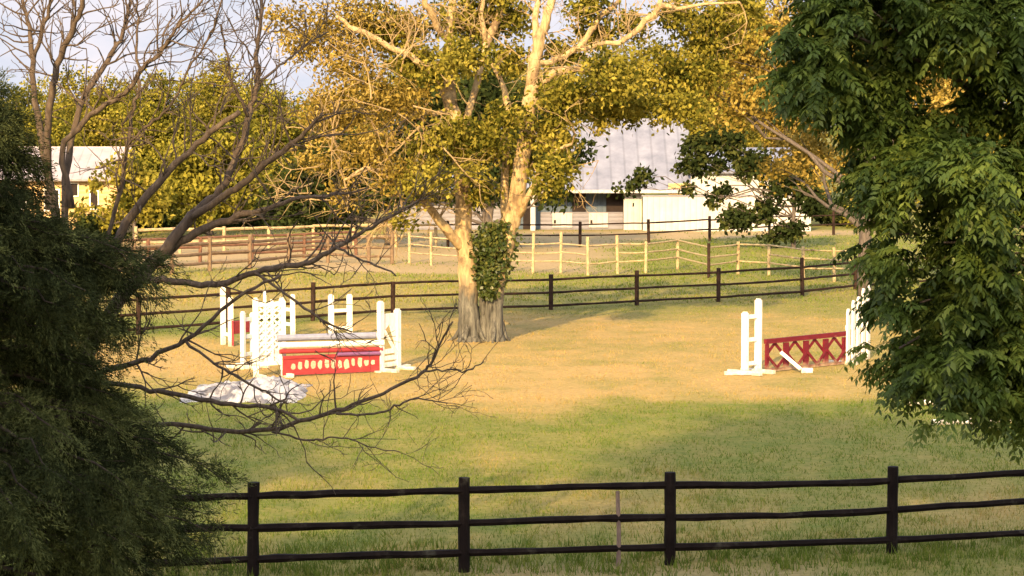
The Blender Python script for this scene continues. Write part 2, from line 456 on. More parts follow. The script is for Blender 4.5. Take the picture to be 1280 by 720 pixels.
# ------------------------------------------------------------------ grass blades (uncountable)
def make_grass():
    r = np.random.default_rng(3)
    V, F, T = [], [], []
    off = 0
    def patch(y0, y1, dens, h0, h1, w, maxx=None):
        nonlocal off
        hw = (y1 * 640 / FPX) + 0.8
        n = int((y1 - y0) * 2 * hw * dens)
        x = r.uniform(-hw, hw, n); y = r.uniform(y0, y1, n)
        st, di = zones(x, y)
        clump = np.clip(fbm(x * 1.9 + 90, y * 1.1 + 4) * 1.7 - 0.35, 0.05, 1.3)
        keep = r.random(n) > di * 1.1 - 0.05
        keep &= (np.abs(x) < y * 0.2133 + 0.8)
        keep &= r.random(n) < (0.35 + clump) * (1 - 0.45 * st)
        x, y, st, clump = x[keep], y[keep], st[keep], clump[keep]
        n = len(x)
        h = r.uniform(h0, h1, n) * (0.55 + 0.9 * clump)
        a = r.uniform(0, 2 * math.pi, n)
        z = relief(x, y)
        dx, dy = np.cos(a) * w / 2, np.sin(a) * w / 2
        lx, ly = r.normal(0, 0.5, n) * h, r.normal(0, 0.5, n) * h
        v = np.empty((n, 3, 3))
        v[:, 0] = np.stack([x - dx, y - dy, z - 0.01], 1)
        v[:, 1] = np.stack([x + dx, y + dy, z - 0.01], 1)
        v[:, 2] = np.stack([x + lx, y + ly, z + h], 1)
        V.append(v.reshape(-1, 3))
        F.append(np.arange(n * 3).reshape(-1, 3) + off)
        off += n * 3
        T.append(np.clip(st * 0.95 + r.normal(0, 0.12, n), 0, 1))
    patch(25.5, 36, 330, 0.03, 0.07, 0.014)
    patch(36, 46, 210, 0.025, 0.055, 0.018)
    patch(46, 70, 110, 0.02, 0.045, 0.022)
    patch(70, 92, 40, 0.04, 0.08, 0.05)
    patch(92, 118, 14, 0.04, 0.09, 0.07)
    # taller tufts along the near fence line
    for k in range(420):
        cx = r.uniform(-4, 6.6); cy = 28.3 + r.normal(0, 0.8) + 0.12 * cx
        if cy < 26: continue
        m = r.integers(10, 26)
        x = cx + r.normal(0, 0.09, m); y = cy + r.normal(0, 0.09, m)
        h = r.uniform(0.05, 0.17, m); a = r.uniform(0, 6.28, m); w = 0.016
        v = np.empty((m, 3, 3))
        v[:, 0] = np.stack([x - np.cos(a) * w / 2, y - np.sin(a) * w / 2, np.zeros(m) - 0.01], 1)
        v[:, 1] = np.stack([x + np.cos(a) * w / 2, y + np.sin(a) * w / 2, np.zeros(m) - 0.01], 1)
        v[:, 2] = np.stack([x + r.normal(0, .35, m) * h, y + r.normal(0, .35, m) * h, h], 1)
        V.append(v.reshape(-1, 3)); F.append(np.arange(m * 3).reshape(-1, 3) + off); off += m * 3
        T.append(np.clip(r.normal(0.12, 0.08) + r.normal(0, .1, m), 0, 1))
    me = np_mesh('pasture_grass', np.concatenate(V), np.concatenate(F), np.concatenate(T))
    tag(link('pasture_grass', me, M['blade']), 'short grass, green near the fence and straw coloured in the arena', 'grass', kind='stuff')
make_grass()

# ------------------------------------------------------------------ fences
def fence(name, label, posts, heights, pr, rr, mat, cat='fence', group=None, seed=1, pick=None, sides=6, overshoot=0.0, railpy=None, post_mats=None):
    """posts: (px, base py, top py); heights: rail heights in m, or None for railpy = py of each rail at each post"""
    r = np.random.default_rng(seed)
    base = [G(px, yb) for px, yb, yt in posts]
    org = base[len(base) // 2]
    root = thing(name, label, cat, tuple(org), group)
    tops = []
    for i, ((px, yb, yt), b) in enumerate(zip(posts, base)):
        t = P(px, yt, b[1])
        mb = MB(org)
        lean = np.array([r.normal(0, 0.012), r.normal(0, 0.012), 0])
        n = 6
        pts = [b - np.array([0, 0, 0.12]) + (t - b + np.array([0, 0, 0.12])) * k / n + lean * k / n for k in range(n + 1)]
        mb.tube(pts, [pr * r.uniform(0.94, 1.06) for _ in pts], 8, 0.05, r)
        mb.build('post', post_mats[i] if post_mats and post_mats[i] else mat, root)
        tops.append(t)
    for i in range(len(posts) - 1):
        a, b = base[i], base[i + 1]
        hh = heights if railpy is None else range(len(railpy[i]))
        for h in hh:
            if pick and not pick(i, h):
                continue
            if railpy is None:
                za, zb = h + r.normal(0, 0.015), h + r.normal(0, 0.015)
                za *= 1; zb *= 1
            else:
                za = P(posts[i][0], railpy[i][h], a[1])[2]
                zb = P(posts[i + 1][0], railpy[i + 1][h], b[1])[2]
            d = (b - a) / np.linalg.norm(b - a)
            nrm = np.array([d[1], -d[0], 0]) * pr * 0.55
            p0 = a + np.array([0, 0, za]) - d * 0.03 + nrm * (1 if i % 2 else -1) * 0.3
            p1 = b + np.array([0, 0, zb]) + d * 0.03 + nrm * (1 if i % 2 else -1) * 0.3
            n = 8
            sag = r.normal(0, 0.008)
            pts = [p0 + (p1 - p0) * k / n + np.array([0, 0, -sag * math.sin(math.pi * k / n) + r.normal(0, 0.003)]) for k in range(n + 1)]
            mb = MB(org)
            mb.tube(pts, [rr * r.uniform(0.86, 1.1) for _ in pts], sides, 0.09, r)
            mb.build('rail', mat, root)
    return root

near_posts = [(30, 729, 611), (316, 724, 603), (580, 714, 597), (837.5, 706, 590), (1114.5, 692, 583), (1395, 678, 570)]
near_rails = [(630, 668, 708), (620, 659.5, 699), (613, 654, 691), (606, 646.5, 684), (600.5, 637.5, 675), (584, 621, 661)]
fence('rail_fence', 'nearest dark three rail fence crossing the bottom of the field', near_posts, None, 0.068, 0.047, M['dark_rail'], seed=4, railpy=near_rails)

b = G(773, 708)
st = MB(b)
st.tube([b + np.array((0, 0, -0.1)), b + np.array((0.004, 0, 0.4)), P(772, 614, b[1])], [0.03, 0.028, 0.027], 6, 0.06, rng)
tag(st.build('stake', M['grey_wood']), 'thin grey brown stake standing between two posts of the nearest fence', 'stake')

mid_posts = [(-40, 432, 384), (60, 425, 377), (173, 418, 366), (205 + 80, 409, 360), (391, 401, 353), (491, 393, 352), (590, 390, 346), (688.5, 388, 343), (796, 382, 338), (898, 377, 335), (1003, 369.5, 322), (1069, 362, 320), (1180, 354, 310), (1290, 347, 303)]
mid_rails = []
for px, yb, yt in mid_posts:
    s = (yb - 156) / 5.2
    mid_rails.append((yb - 0.86 * s, yb - 0.5 * s, yb - 0.13 * s))
pm = [None] * len(mid_posts); 
fence('rail_fence', 'dark brown three rail fence behind the big tree, along the green strip', mid_posts, None, 0.062, 0.036, M['brown_rail'], seed=7, railpy=mid_rails)

tan_posts = [(512, 329, 290), (539, 332, 290), (575, 335, 290), (607, 338, 291), (636, 340, 291), (666, 342, 291), (701, 341, 290), (735, 344, 296), (772, 342, 294), (807, 341, 302), (847, 336, 302), (886, 347, 304), (922.5, 342, 302), (961, 344, 307), (1004, 350, 308), (1043, 352, 309), (1085, 354, 313)]
pmats = [None] * len(tan_posts); pmats[11] = M['brown_rail']
fence('rail_fence', 'weathered yellow post and rail fence between the dirt lane and the barn', tan_posts, (0.42, 0.72, 1.02), 0.055, 0.03, M['tan_rail'], seed=9, pick=lambda i, h: not (h == 0.72 and i in (2, 7, 12)), post_mats=pmats)

left_posts = [(120, 352, 306), (168, 347, 303), (215, 343, 300), (262, 339, 297), (312, 336, 293), (361, 331, 291), (410, 328, 290), (461, 331, 290), (490, 330, 290)]
fence('rail_fence', 'tan rail fence around the dirt pen left of the big tree', left_posts, (0.3, 0.65, 1.0), 0.075, 0.055, M['pen_rail'], seed=12)
back_posts = [(170, 318, 283), (225, 316, 283), (280, 315, 283), (336, 313, 283), (392, 311, 284), (442, 310, 284), (495, 309, 284), (545, 309, 284)]
fence('rail_fence', 'cream board fence behind the dirt pen, left of the barn', back_posts, (0.45, 0.95), 0.07, 0.065, M['tan_rail'], seed=19)
far_posts = [(120, 335, 301), (185, 331, 299), (250, 328, 297), (315, 325, 295), (380, 322, 293), (445, 319, 291)]
fence('rail_fence', 'reddish brown rail fence crossing the middle of the dirt pen', far_posts, (0.3, 0.6, 0.95), 0.07, 0.05, M['rust_rail'], seed=23)

yard_posts = [(560, 308, 276), (640, 309, 277), (725, 309, 277), (811, 306, 274), (887, 301, 270), (962, 297, 267), (1042, 294, 264), (1120, 291, 262)]
fence('rail_fence', 'far thin brown fence just in front of the white barn wall', yard_posts, (0.5, 0.95), 0.065, 0.035, M['brown_rail'], seed=15)

# ------------------------------------------------------------------ leaves and trees
def leaf_arrays(r, pos, L, W, tint, droop=0.0, axis=None):
    n = len(pos)
    if axis is None:
        axis = r.normal(0, 1, (n, 3)); axis[:, 2] -= droop
    axis = axis / np.linalg.norm(axis, axis=1, keepdims=True)
    q = r.normal(0, 1, (n, 3))
    b = np.cross(axis, q); b /= np.linalg.norm(b, axis=1, keepdims=True) + 1e-9
    L = np.broadcast_to(L, (n,))[:, None]; W = np.broadcast_to(W, (n,))[:, None]
    v = np.empty((n, 4, 3))
    v[:, 0] = pos
    v[:, 1] = pos + axis * L * 0.45 + b * W * 0.5
    v[:, 2] = pos + axis * L
    v[:, 3] = pos + axis * L * 0.45 - b * W * 0.5
    return v.reshape(-1, 3), np.asarray(tint, float)

def leaf_mesh(name, parts, mat, parent):
    V = np.concatenate([p[0] for p in parts]); T = np.concatenate([p[1] for p in parts])
    V = V - np.array(parent.location)
    me = np_mesh(name, V, np.arange(len(V)).reshape(-1, 4), np.clip(T, 0, 1))
    return link(name, me, mat, parent)

def lobe_leaves(r, lobes, n, L, W, clump=0.35, per=26, droop=0.4, shell=2.2, tvar=0.22, tbase=0.5, flat=0.75):
    vol = np.array([l[3] * l[4] * l[5] for l in lobes]) ** 0.8
    vol = vol / vol.sum()
    out = []
    for l, q in zip(lobes, vol):
        m = max(4, int(n * q / per))
        d = r.normal(0, 1, (m, 3)); d /= np.linalg.norm(d, axis=1, keepdims=True)
        c = np.array(l[:3]) + d * (r.random((m, 1)) ** (1 / shell)) * np.array(l[3:6])
        sc_ = clump * r.uniform(0.5, 1.4, (m, 1, 1))
        p = c[:, None] + r.normal(0, 1, (m, per, 3)) * sc_ * np.array([1, 1, flat]) * 0.6
        t = (tbase + r.normal(0, tvar * 1.35, (m, 1)) + r.normal(0, 0.08, (m, per))).ravel()
        p = p.reshape(-1, 3)
        k = len(p)
        out.append(leaf_arrays(r, p, L * r.uniform(0.6, 1.25, k), W * r.uniform(0.7, 1.2, k), t, droop))
    return out

def wander(r, a, b, n, amp):
    a, b = np.array(a, float), np.array(b, float)
    t = np.linspace(0, 1, n + 1)[:, None]
    pts = a + (b - a) * t
    j = r.normal(0, amp, (n + 1, 3)); j[0] = 0; j[-1] = 0
    return pts + j

def tree(name, label, base, H, lobes, leaves, L, W, leafmat, barkmat, tr, seed, cat='tree', group=None, droop=0.4, clump=0.5, per=26, shell=2.2, tbase=0.5, tvar=0.22, sub=5, lean=(0, 0)):
    r = np.random.default_rng(seed)
    base = np.array([base[0], base[1], 0.0])
    root = thing(name, label, cat, tuple(base), group)
    mb = MB(base)
    top = base + np.array([lean[0], lean[1], H * 0.8])
    tp = wander(r, base - np.array([0, 0, 0.15]), top, 8, tr * 0.35)
    mb.tube(tp, np.linspace(tr * 1.15, tr * 0.25, 9), 9, 0.06, r)
    for l in lobes:
        c = np.array(l[:3])
        k = r.integers(2, 6)
        st = tp[k]
        if st[2] > c[2] - 0.3:
            st = tp[2]
        pts = wander(r, st, c, 5, np.linalg.norm(c - st) * 0.035)
        mb.tube(pts, np.linspace(tr * 0.42, tr * 0.1, 6), 6, 0.05, r)
        for j in range(sub):
            d = r.normal(0, 1, 3); d /= np.linalg.norm(d)
            mb.tube(wander(r, pts[r.integers(3, 6)], c + d * np.array(l[3:6]) * 0.9, 3, 0.06), np.linspace(tr * 0.12, tr * 0.03, 4), 4, 0, r, cap=False)
    mb.build('trunk', barkmat, root, True)
    leaf_mesh('crown', lobe_leaves(r, lobes, leaves, L, W, clump, per, droop, shell, tvar, tbase), leafmat, root)
    return root

def auto_lobes(r, px, topy, wpx, Y, k=9, low=0.25):
    """a natural crown: lobes inside an egg shape standing at distance Y"""
    s = FPX / Y
    topz = P(px, topy, Y)[2]
    w = wpx / s / 2
    cx = P(px, topy, Y)[0]
    out = []
    for i in range(k):
        f = (i + 0.5) / k
        z = topz * (low + (1 - low) * f) - 0.1 * topz
        rad = w * math.sqrt(max(0.05, 1 - ((f - 0.38) / 0.68) ** 2))
        a = r.uniform(0, 6.28); q = rad * r.uniform(0.25, 0.6)
        rr = rad * r.uniform(0.45, 0.68) + 0.15
        out.append((cx + math.cos(a) * q, Y + math.sin(a) * q, min(z, topz - rr * 0.75), rr, rr, rr * r.uniform(0.6, 0.85)))
    out.append((cx, Y, topz * 0.55, w * 0.7, w * 0.7, topz * 0.3))
    return out, cx, topz

far = [  # px, top y, width, Y, leaf, label
    (20, 92, 150, 150, 'leaf_yellowgreen', 'olive green tree far behind the tan house, at the left edge'),
    (112, 78, 135, 156, 'leaf_gold', 'rounded golden green tree rising over the roof of the tan house'),
    (196, 74, 120, 150, 'leaf_yellowgreen', 'yellow green tree just right of the tan house, behind the bare branches'),
    (266, 58, 130, 158, 'leaf_gold', 'tallest golden green tree behind the bare branches, under the open sky'),
    (342, 88, 120, 148, 'leaf_yellowgreen', 'lower bushy olive tree left of the sky gap beside the big tree'),
    (425, 96, 120, 152, 'leaf_amber', 'amber brown tree behind the twiggy left side of the big tree'),
    (505, 44, 140, 160, 'leaf_gold', 'golden tree seen left of the two pale trunks of the big tree'),
    (600, 34, 160, 165, 'leaf_yellowgreen', 'olive tree far behind and between the two pale trunks'),
    (705, 36, 150, 155, 'leaf_gold', 'golden green tree behind the barn roof, right of the pale trunks'),
    (790, 24, 150, 160, 'leaf_yellowgreen', 'yellow green tree rising behind the ridge of the barn roof'),
    (885, 30, 140, 152, 'leaf_gold', 'tall golden tree behind the right end of the barn'),
    (985, 8, 150, 158, 'leaf_amber', 'amber tree far behind the right fence, left of the compound leaved tree'),
    (1085, 0, 150, 150, 'leaf_gold', 'golden tree far behind the upper middle of the compound leaved tree'),
    (1190, -10, 160, 156, 'leaf_amber', 'sunlit amber tree glimpsed through the gap in the dark right tree'),
    (1290, 0, 160, 150, 'leaf_gold', 'golden tree far behind, at the right edge of the picture'),
    (62, 98, 150, 186, 'leaf_gold', 'farthest olive tree peeping out between the two trees left of the tan house roof'),
    (155, 96, 150, 188, 'leaf_yellowgreen', 'farthest green tree filling the dip above the right end of the tan house roof'),
    (232, 92, 150, 184, 'leaf_gold', 'farthest tree in the dip left of the tallest golden tree at the left'),
    (305, 100, 150, 188, 'leaf_gold', 'farthest tree in the dip right of the tallest golden tree at the left'),
    (385, 104, 160, 186, 'leaf_yellowgreen', 'farthest low tree under the sky gap left of the big tree'),
    (465, 84, 150, 190, 'leaf_yellowgreen', 'farthest green tree behind the long left limb of the big tree'),
    (555, 60, 150, 190, 'leaf_gold', 'farthest golden tree behind the left pale trunk'),
    (655, 58, 150, 188, 'leaf_yellowgreen', 'farthest green tree behind the right pale trunk'),
    (935, 30, 160, 186, 'leaf_yellowgreen', 'farthest green tree above the shed wall at the right end of the barn'),
]
for i, (px, ty, w, Y, lm, lab) in enumerate(far):
    r = np.random.default_rng(100 + i)
    lobes, cx, H = auto_lobes(r, px, ty, w, Y, 10, 0.12)
    tree('background_tree', lab, (cx, Y), H, lobes, 19000, 0.245, 0.155, M[lm], M['grey_bark'], 0.22, 200 + i, group='trees along the far side of the farm', clump=0.55, per=24, tbase=0.52, sub=3)

# mid distance trees
def LB(px, py, rpx, Y, ry=None, zs=0.8, dY=0.0):
    s = FPX / Y
    p = P(px, py, Y + dY)
    rr = rpx / s
    return (p[0], p[1], p[2], rr, ry or rr, rr * zs)

Yd = 104
tree('evergreen_tree', 'dark shady evergreen left of the big tree, behind the tan pen fence', (P(489, 300, Yd)[0], Yd), 5.3,
     [LB(405, 215, 48, Yd), LB(450, 195, 40, Yd), LB(370, 240, 36, Yd), LB(430, 250, 42, Yd), LB(475, 240, 30, Yd), LB(390, 270, 34, Yd, zs=0.5), LB(345, 262, 26, Yd)],
     7000, 0.3, 0.16, M['leaf_dark'], M['grey_bark'], 0.22, 301, droop=0.8, clump=0.5, tbase=0.45)
tree('bushy_tree', 'small yellow green tree right of the tan house, behind the bare limbs', (P(262, 300, 112)[0], 112), 5.0,
     [LB(250, 200, 40, 112), LB(290, 180, 40, 112), LB(225, 235, 34, 112), LB(275, 245, 40, 112), LB(310, 225, 34, 112), LB(190, 250, 26, 112)],
     6500, 0.3, 0.18, M['leaf_yellowgreen'], M['grey_bark'], 0.16, 302, clump=0.45, tbase=0.6)
tree('evergreen_tree', 'dark tree filling the shade straight behind the two pale trunks', (P(612, 300, 98)[0], 98), 6.4,
     [LB(540, 128, 40, 98), LB(610, 125, 45, 98), LB(690, 130, 42, 98), LB(575, 175, 44, 98), LB(650, 180, 44, 98), LB(620, 215, 40, 98), LB(700, 195, 34, 98), LB(515, 175, 40, 98), LB(530, 220, 36, 98), LB(495, 225, 34, 98), LB(500, 130, 34, 98), LB(590, 235, 28, 98), LB(690, 240, 20, 98)],
     17000, 0.3, 0.16, M['leaf_dark'], M['grey_bark'], 0.2, 303, droop=0.6, tbase=0.4)
tree('shrub', 'low rusty red shrub below the windows of the tan house', (P(52, 300, 107)[0], 107), 1.7,
     [LB(45, 285, 20, 107), LB(70, 290, 20, 107), LB(20, 288, 20, 107)], 1800, 0.16, 0.09, M['leaf_rust'], M['grey_bark'], 0.05, 311, cat='shrub', clump=0.25, sub=2)
tree('bushy_tree', 'small olive tree standing before the right corner of the tan house', (P(168, 300, 106)[0], 106), 4.2,
     [LB(154, 208, 22, 106), LB(120, 228, 13, 106), LB(98, 262, 12, 106), LB(160, 225, 22, 106), LB(178, 235, 26, 106), LB(150, 250, 16, 106), LB(182, 262, 24, 106), LB(135, 275, 14, 106)], 3400, 0.26, 0.15, M['leaf_gold'], M['grey_bark'], 0.08, 312, clump=0.35, tbase=0.5)
for i, (px, ty, w, Y, lm, lab) in enumerate([
    (190, 248, 70, 118, 'leaf_dark', 'dark shrub at the right foot of the tan house'),
    (238, 254, 80, 121, 'leaf_yellowgreen', 'olive shrub beyond the pen, second shrub right of the tan house'),
    (300, 246, 80, 119, 'leaf_dark', 'dark shrub beyond the pen under the lowest bare limb'),
    (352, 252, 80, 122, 'leaf_yellowgreen', 'olive shrub beyond the pen, left of the shady evergreen'),
    (425, 250, 90, 120, 'leaf_dark', 'dark shrub behind the trunk foot of the shady evergreen'),
    (120, 268, 60, 109, 'leaf_dark', 'low dark shrub in front of the tan house wall'),
    (1040, 246, 70, 124, 'leaf_dark', 'dark shrub just right of the white shed end'),
    (1095, 250, 80, 121, 'leaf_yellowgreen', 'olive shrub behind the grey trunk of the gold leaved tree'),
    ]):
    r = np.random.default_rng(700 + i)
    lobes, cx, H = auto_lobes(r, px, ty, w, Y, 6, 0.2)
    tree('shrub', lab, (cx, Y), H, lobes, 3600, 0.24, 0.15, M[lm], M['grey_bark'], 0.06, 720 + i, cat='shrub', clump=0.4, sub=2, tbase=0.4)
Yg = 71.5
gb = G(1080, 377)
tree('golden_tree', 'gold leaved tree whose grey trunk stands by the red diamond jump', (gb[0], gb[1]), 10.5,
     [LB(920, 60, 55, Yg), LB(975, 35, 55, Yg), LB(985, 110, 42, Yg), LB(1005, 190, 40, Yg, dY=4), LB(930, 130, 40, Yg), LB(1050, 80, 70, Yg), LB(1120, 60, 70, Yg), LB(1050, 215, 32, Yg, dY=3), LB(1150, 130, 60, Yg), LB(975, 215, 26, Yg, dY=3), LB(890, 100, 28, Yg)],
     20000, 0.17, 0.105, M['leaf_amber'], M['grey_bark'], 0.2, 304, clump=0.42, tbase=0.55, droop=0.5)
Ys = 101
tree('shade_tree', 'dark leaved tree hanging in front of the right end of the white barn', (P(992, 300, Ys)[0], Ys), 4.6,
     [LB(868, 186, 20, Ys), LB(885, 205, 20, Ys, zs=0.6), LB(855, 210, 12, Ys), LB(908, 178, 22, Ys), LB(940, 205, 24, Ys), LB(925, 272, 24, Ys, zs=0.6), LB(960, 262, 20, Ys, zs=0.7), LB(905, 240, 11, Ys), LB(985, 285, 20, Ys, zs=0.6), LB(975, 230, 24, Ys), LB(1010, 250, 20, Ys), LB(800, 222, 13, Ys), LB(783, 232, 11, Ys), LB(860, 235, 9, Ys), LB(1000, 205, 22, Ys), LB(965, 298, 14, Ys, zs=.5), LB(890, 250, 9, Ys)],
     7500, 0.26, 0.17, M['leaf_dark'], M['grey_bark'], 0.1, 305, clump=0.3, tbase=0.5, droop=0.5, sub=2)

# ------------------------------------------------------------------ the big two-stemmed tree
def centre_tree():
    r = np.random.default_rng(40)
    b = G(601, 426)
    Y0 = b[1]
    s = FPX / Y0
    root = thing('twin_trunk_tree', 'big pale barked tree with two leaning trunks in the middle of the arena', 'tree', tuple(b))
    mb = MB(b)
    def limb(pts, dy0=0.0, dy1=0.0, sides=10, jit=0.07):
        n = len(pts)
        P3, Rd = [], []
        for i, (px, py, w) in enumerate(pts):
            P3.append(P(px, py, Y0 + dy0 + (dy1 - dy0) * i / max(1, n - 1)))
            Rd.append(w / 2 / s * 0.86)
        # resample for a smoother, gnarlier limb
        P3 = np.array(P3); Rd = np.array(Rd)
        t = np.linspace(0, n - 1, (n - 1) * 3 + 1)
        Q = np.stack([np.interp(t, range(n), P3[:, k]) for k in range(3)], 1)
        rr = np.interp(t, range(n), Rd)
        Q[1:-1] += r.normal(0, 0.022, Q[1:-1].shape)
        mb.tube(Q, rr, sides, jit, r)
        return Q, rr
    limbs = []
    limbs.append(limb([(587, 436, 44), (587, 418, 34), (586, 380, 29), (584, 340, 28), (581, 300, 27), (578, 250, 24), (575, 205, 22), (571, 165, 22), (565, 130, 20), (556, 110, 16)], 0, 0))
    limbs.append(limb([(619, 436, 36), (617, 415, 28), (619, 370, 26), (627, 330, 26), (637, 290, 27), (646, 250, 24), (653, 205, 23), (658, 165, 22), (662, 125, 23), (665, 108, 20)], 0, 0))
    for cx_, r0_, na in ((-0.26, 0.22, 4), (0.34, 0.18, 3)):
        for q_ in range(na):
            a_ = 2 * math.pi * (q_ + r.uniform(-.25, .25)) / na
            o_ = b + np.array([cx_, 0, 0]); dv = np.array([math.cos(a_), math.sin(a_), 0])
            ln_ = r.uniform(0.2, 0.45)
            mb.tube([o_ + dv * r0_ * .55 + np.array([0, 0, .75]), o_ + dv * r0_ * 1.0 + np.array([0, 0, .3]), o_ + dv * (r0_ + ln_ * .4) + np.array([0, 0, .07]), o_ + dv * (r0_ + ln_) + np.array([0, 0, -.05])], [0.05, 0.075, 0.05, 0.02], 7, 0.12, r)
    limbs.append(limb([(604, 434, 24), (604, 415, 18), (605, 392, 14), (603, 370, 9)], 0.05, 0.1))
    limbs.append(limb([(560, 115, 15), (548, 100, 12), (530, 82, 10), (505, 66, 9), (475, 50, 9), (445, 37, 8), (420, 20, 5)], 0, -1.0))
    limbs.append(limb([(566, 130, 14), (562, 90, 12), (560, 45, 11), (564, 0, 11), (566, -60, 8)], 0, 0.6))
    limbs.append(limb([(560, 48, 11), (550, 38, 11), (540, 18, 10), (531, 0, 9), (515, -50, 6)], 0.2, -0.8))
    limbs.append(limb([(575, 180, 12), (592, 120, 10), (605, 60, 12), (618, 35, 12), (629, 0, 10), (636, -60, 8)], 0, 1.2))
    limbs.append(limb([(606, 56, 9), (602, 20, 7), (606, -20, 6)], 0.6, 0.2))
    limbs.append(limb([(631, 300, 12), (632, 240, 12), (633, 180, 11), (634, 130, 11), (628, 105, 8), (615, 80, 6)], 0.35, 0.8))
    limbs.append(limb([(664, 110, 18), (668, 75, 18), (674, 50, 17), (682, 25, 13), (689, 0, 12), (700, -50, 9)], 0, 0))
    limbs.append(limb([(672, 55, 12), (668, 25, 10), (671, 0, 8), (676, -50, 6)], 0, 0.8))
    limbs.append(limb([(666, 112, 14), (682, 100, 13), (698, 90, 12), (715, 86, 10), (735, 89, 7), (750, 93, 4)], 0, -1.2))
    limbs.append(limb([(668, 78, 10), (690, 78, 8), (704, 72, 9), (722, 60, 9), (738, 40, 9), (752, 18, 8), (775, 0, 6)], 0, 1.0))
    limbs.append(limb([(722, 62, 7), (748, 55, 6), (776, 52, 8), (795, 38, 9), (815, 20, 10), (825, 8, 9), (850, 10, 6), (880, 5, 4), (925, 3, 3)], 0.3, -0.6))
    limbs.append(limb([(822, 10, 8), (828, -10, 7), (840, -50, 4)], 0, 0))
    limbs.append(limb([(578, 308, 16), (568, 300, 15), (548, 275, 13), (530, 252, 11), (512, 238, 8), (490, 225, 6), (462, 208, 4)], 0, -1.4))
    limbs.append(limb([(557, 138, 6), (545, 143, 6), (520, 140, 5), (505, 152, 4), (490, 172, 4), (470, 190, 3)], 0, -0.8))
    limbs.append(limb([(648, 270, 12), (662, 240, 9), (678, 208, 8), (692, 190, 6), (715, 180, 4)], 0, -1.2))
    limbs.append(limb([(525, 250, 6), (505, 222, 5), (480, 212, 5), (458, 210, 4), (430, 225, 3)], -0.9, -1.8))
    # fine twigs
    def twig(p, d, L, rad, depth):
        n = 4
        pts = [p]
        q = np.array(p)
        dd = np.array(d)
        for k in range(n):
            dd = dd + r.normal(0, 0.22, 3); dd /= np.linalg.norm(dd)
            q = q + dd * L / n
            pts.append(q)
        mb2.tube(pts, np.linspace(rad, rad * 0.35, n + 1), 4, 0, r, cap=False)
        if depth:
            for _ in range(r.integers(2, 5)):
                e = dd + r.normal(0, 0.65, 3); e /= np.linalg.norm(e)
                twig(pts[r.integers(1, n + 1)], e, L * r.uniform(0.4, 0.75), rad * 0.55, depth - 1)
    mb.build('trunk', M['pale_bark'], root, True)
    mb2 = MB(b)
    for Q, rr in limbs[3:]:
        for _ in range(9):
            k = r.integers(len(Q) // 3, len(Q))
            d = r.normal(0, 1, 3); d[2] += 0.1; d /= np.linalg.norm(d)
            twig(Q[k], d, r.uniform(0.6, 1.6), 0.018, 2)
    for _ in range(55):   # dead twiggy left side
        p = P(r.uniform(385, 560), r.uniform(60, 260), Y0 + r.uniform(-2.5, 1.5))
        d = r.normal(0, 1, 3); d[0] -= 0.5; d /= np.linalg.norm(d)
        twig(p, d, r.uniform(0.7, 1.6), 0.02, 2)
    mb2.build('twigs', M['twig'], root)
    def LC(px, py, rp, dY, zs=0.75):
        p = P(px, py, Y0 + dY)
        q = rp / s
        return (p[0], p[1], p[2], q, q * 1.1, q * zs)
    green = [LC(485, 35, 45, 1), LC(520, 75, 35, 0), LC(575, 70, 40, -1), LC(600, 30, 40, 1.5), LC(640, 75, 30, 1), LC(705, 120, 40, -1, 0.6), LC(760, 95, 45, -1.5), LC(770, 135, 45, 0, 0.5),
             LC(835, 90, 48, 0.5), LC(850, 135, 40, -0.5, 0.5), LC(745, 40, 28, 1.5), LC(895, 35, 50, 1), LC(690, 165, 36, -0.5), LC(698, 205, 24, -1.6), LC(605, 178, 36, -0.8), LC(545, 180, 36, -1.0),
             LC(530, 225, 34, -1.6), LC(690, 225, 26, -1.8), LC(630, 145, 26, -0.6), LC(600, 240, 20, -0.5), LC(655, 200, 24, 0.6), LC(790, 30, 28, 1), LC(880, 90, 36, 0.5), LC(500, 275, 16, -1.5), LC(565, 20, 34, 0.8), LC(640, 25, 30, 1.2), LC(700, 65, 26, 0.8), LC(620, -10, 40, 1), LC(845, 20, 34, 0.6), LC(740, 5, 34, 1), LC(930, 10, 34, 1), LC(572, 155, 22, -1.3), LC(655, 145, 14, -1.2), LC(590, 215, 18, -1.2), LC(545, 90, 22, -1.2), LC(826, 152, 12, 0), LC(752, 160, 10, -0.5)]
    dry = [LC(405, 35, 55, 0), LC(440, 85, 50, -0.5), LC(470, 125, 48, -1), LC(415, 140, 45, -0.5), LC(460, 185, 42, -1.2), LC(380, 60, 30, 0), LC(400, 200, 30, -0.8), LC(510, 120, 34, -1), LC(490, 215, 30, -1.5), LC(345, 20, 25, 0), LC(455, 20, 40, 0.4), LC(430, 240, 26, -1), LC(515, 30, 30, .5)]
    leaf_mesh('crown', lobe_leaves(r, green, 40000, 0.13, 0.082, 0.25, 18, 0.7, 1.7, 0.26, 0.52), M['leaf_gold'], root)
    leaf_mesh('crown', lobe_leaves(r, dry, 13000, 0.125, 0.06, 0.3, 16, 0.6, 1.7, 0.2, 0.45), M['leaf_amber'], root)['label'] = 'dry amber twiggy left side of the crown'
    # ivy hugging the right stem
    pos, T = [], []
    for k in range(3600):
        py = r.uniform(278, 372)
        cx = np.interp(py, [283, 300, 362], [622, 616, 612])
        wv = np.interp(py, [283, 300, 330, 350, 362], [22, 33, 28, 20, 12]) * r.uniform(0.5, 1.3)
        a = r.uniform(0, 6.28); q = math.sqrt(r.random())
        pos.append(P(cx + math.cos(a) * wv * q, py, Y0 - 0.05 + math.sin(a) * 0.32))
        T.append(r.normal(0.5, 0.25))
    pos = np.array(pos)
    ivy = leaf_arrays(r, pos, 0.11 * r.uniform(.7, 1.3, len(pos)), 0.09, T, 0.6)
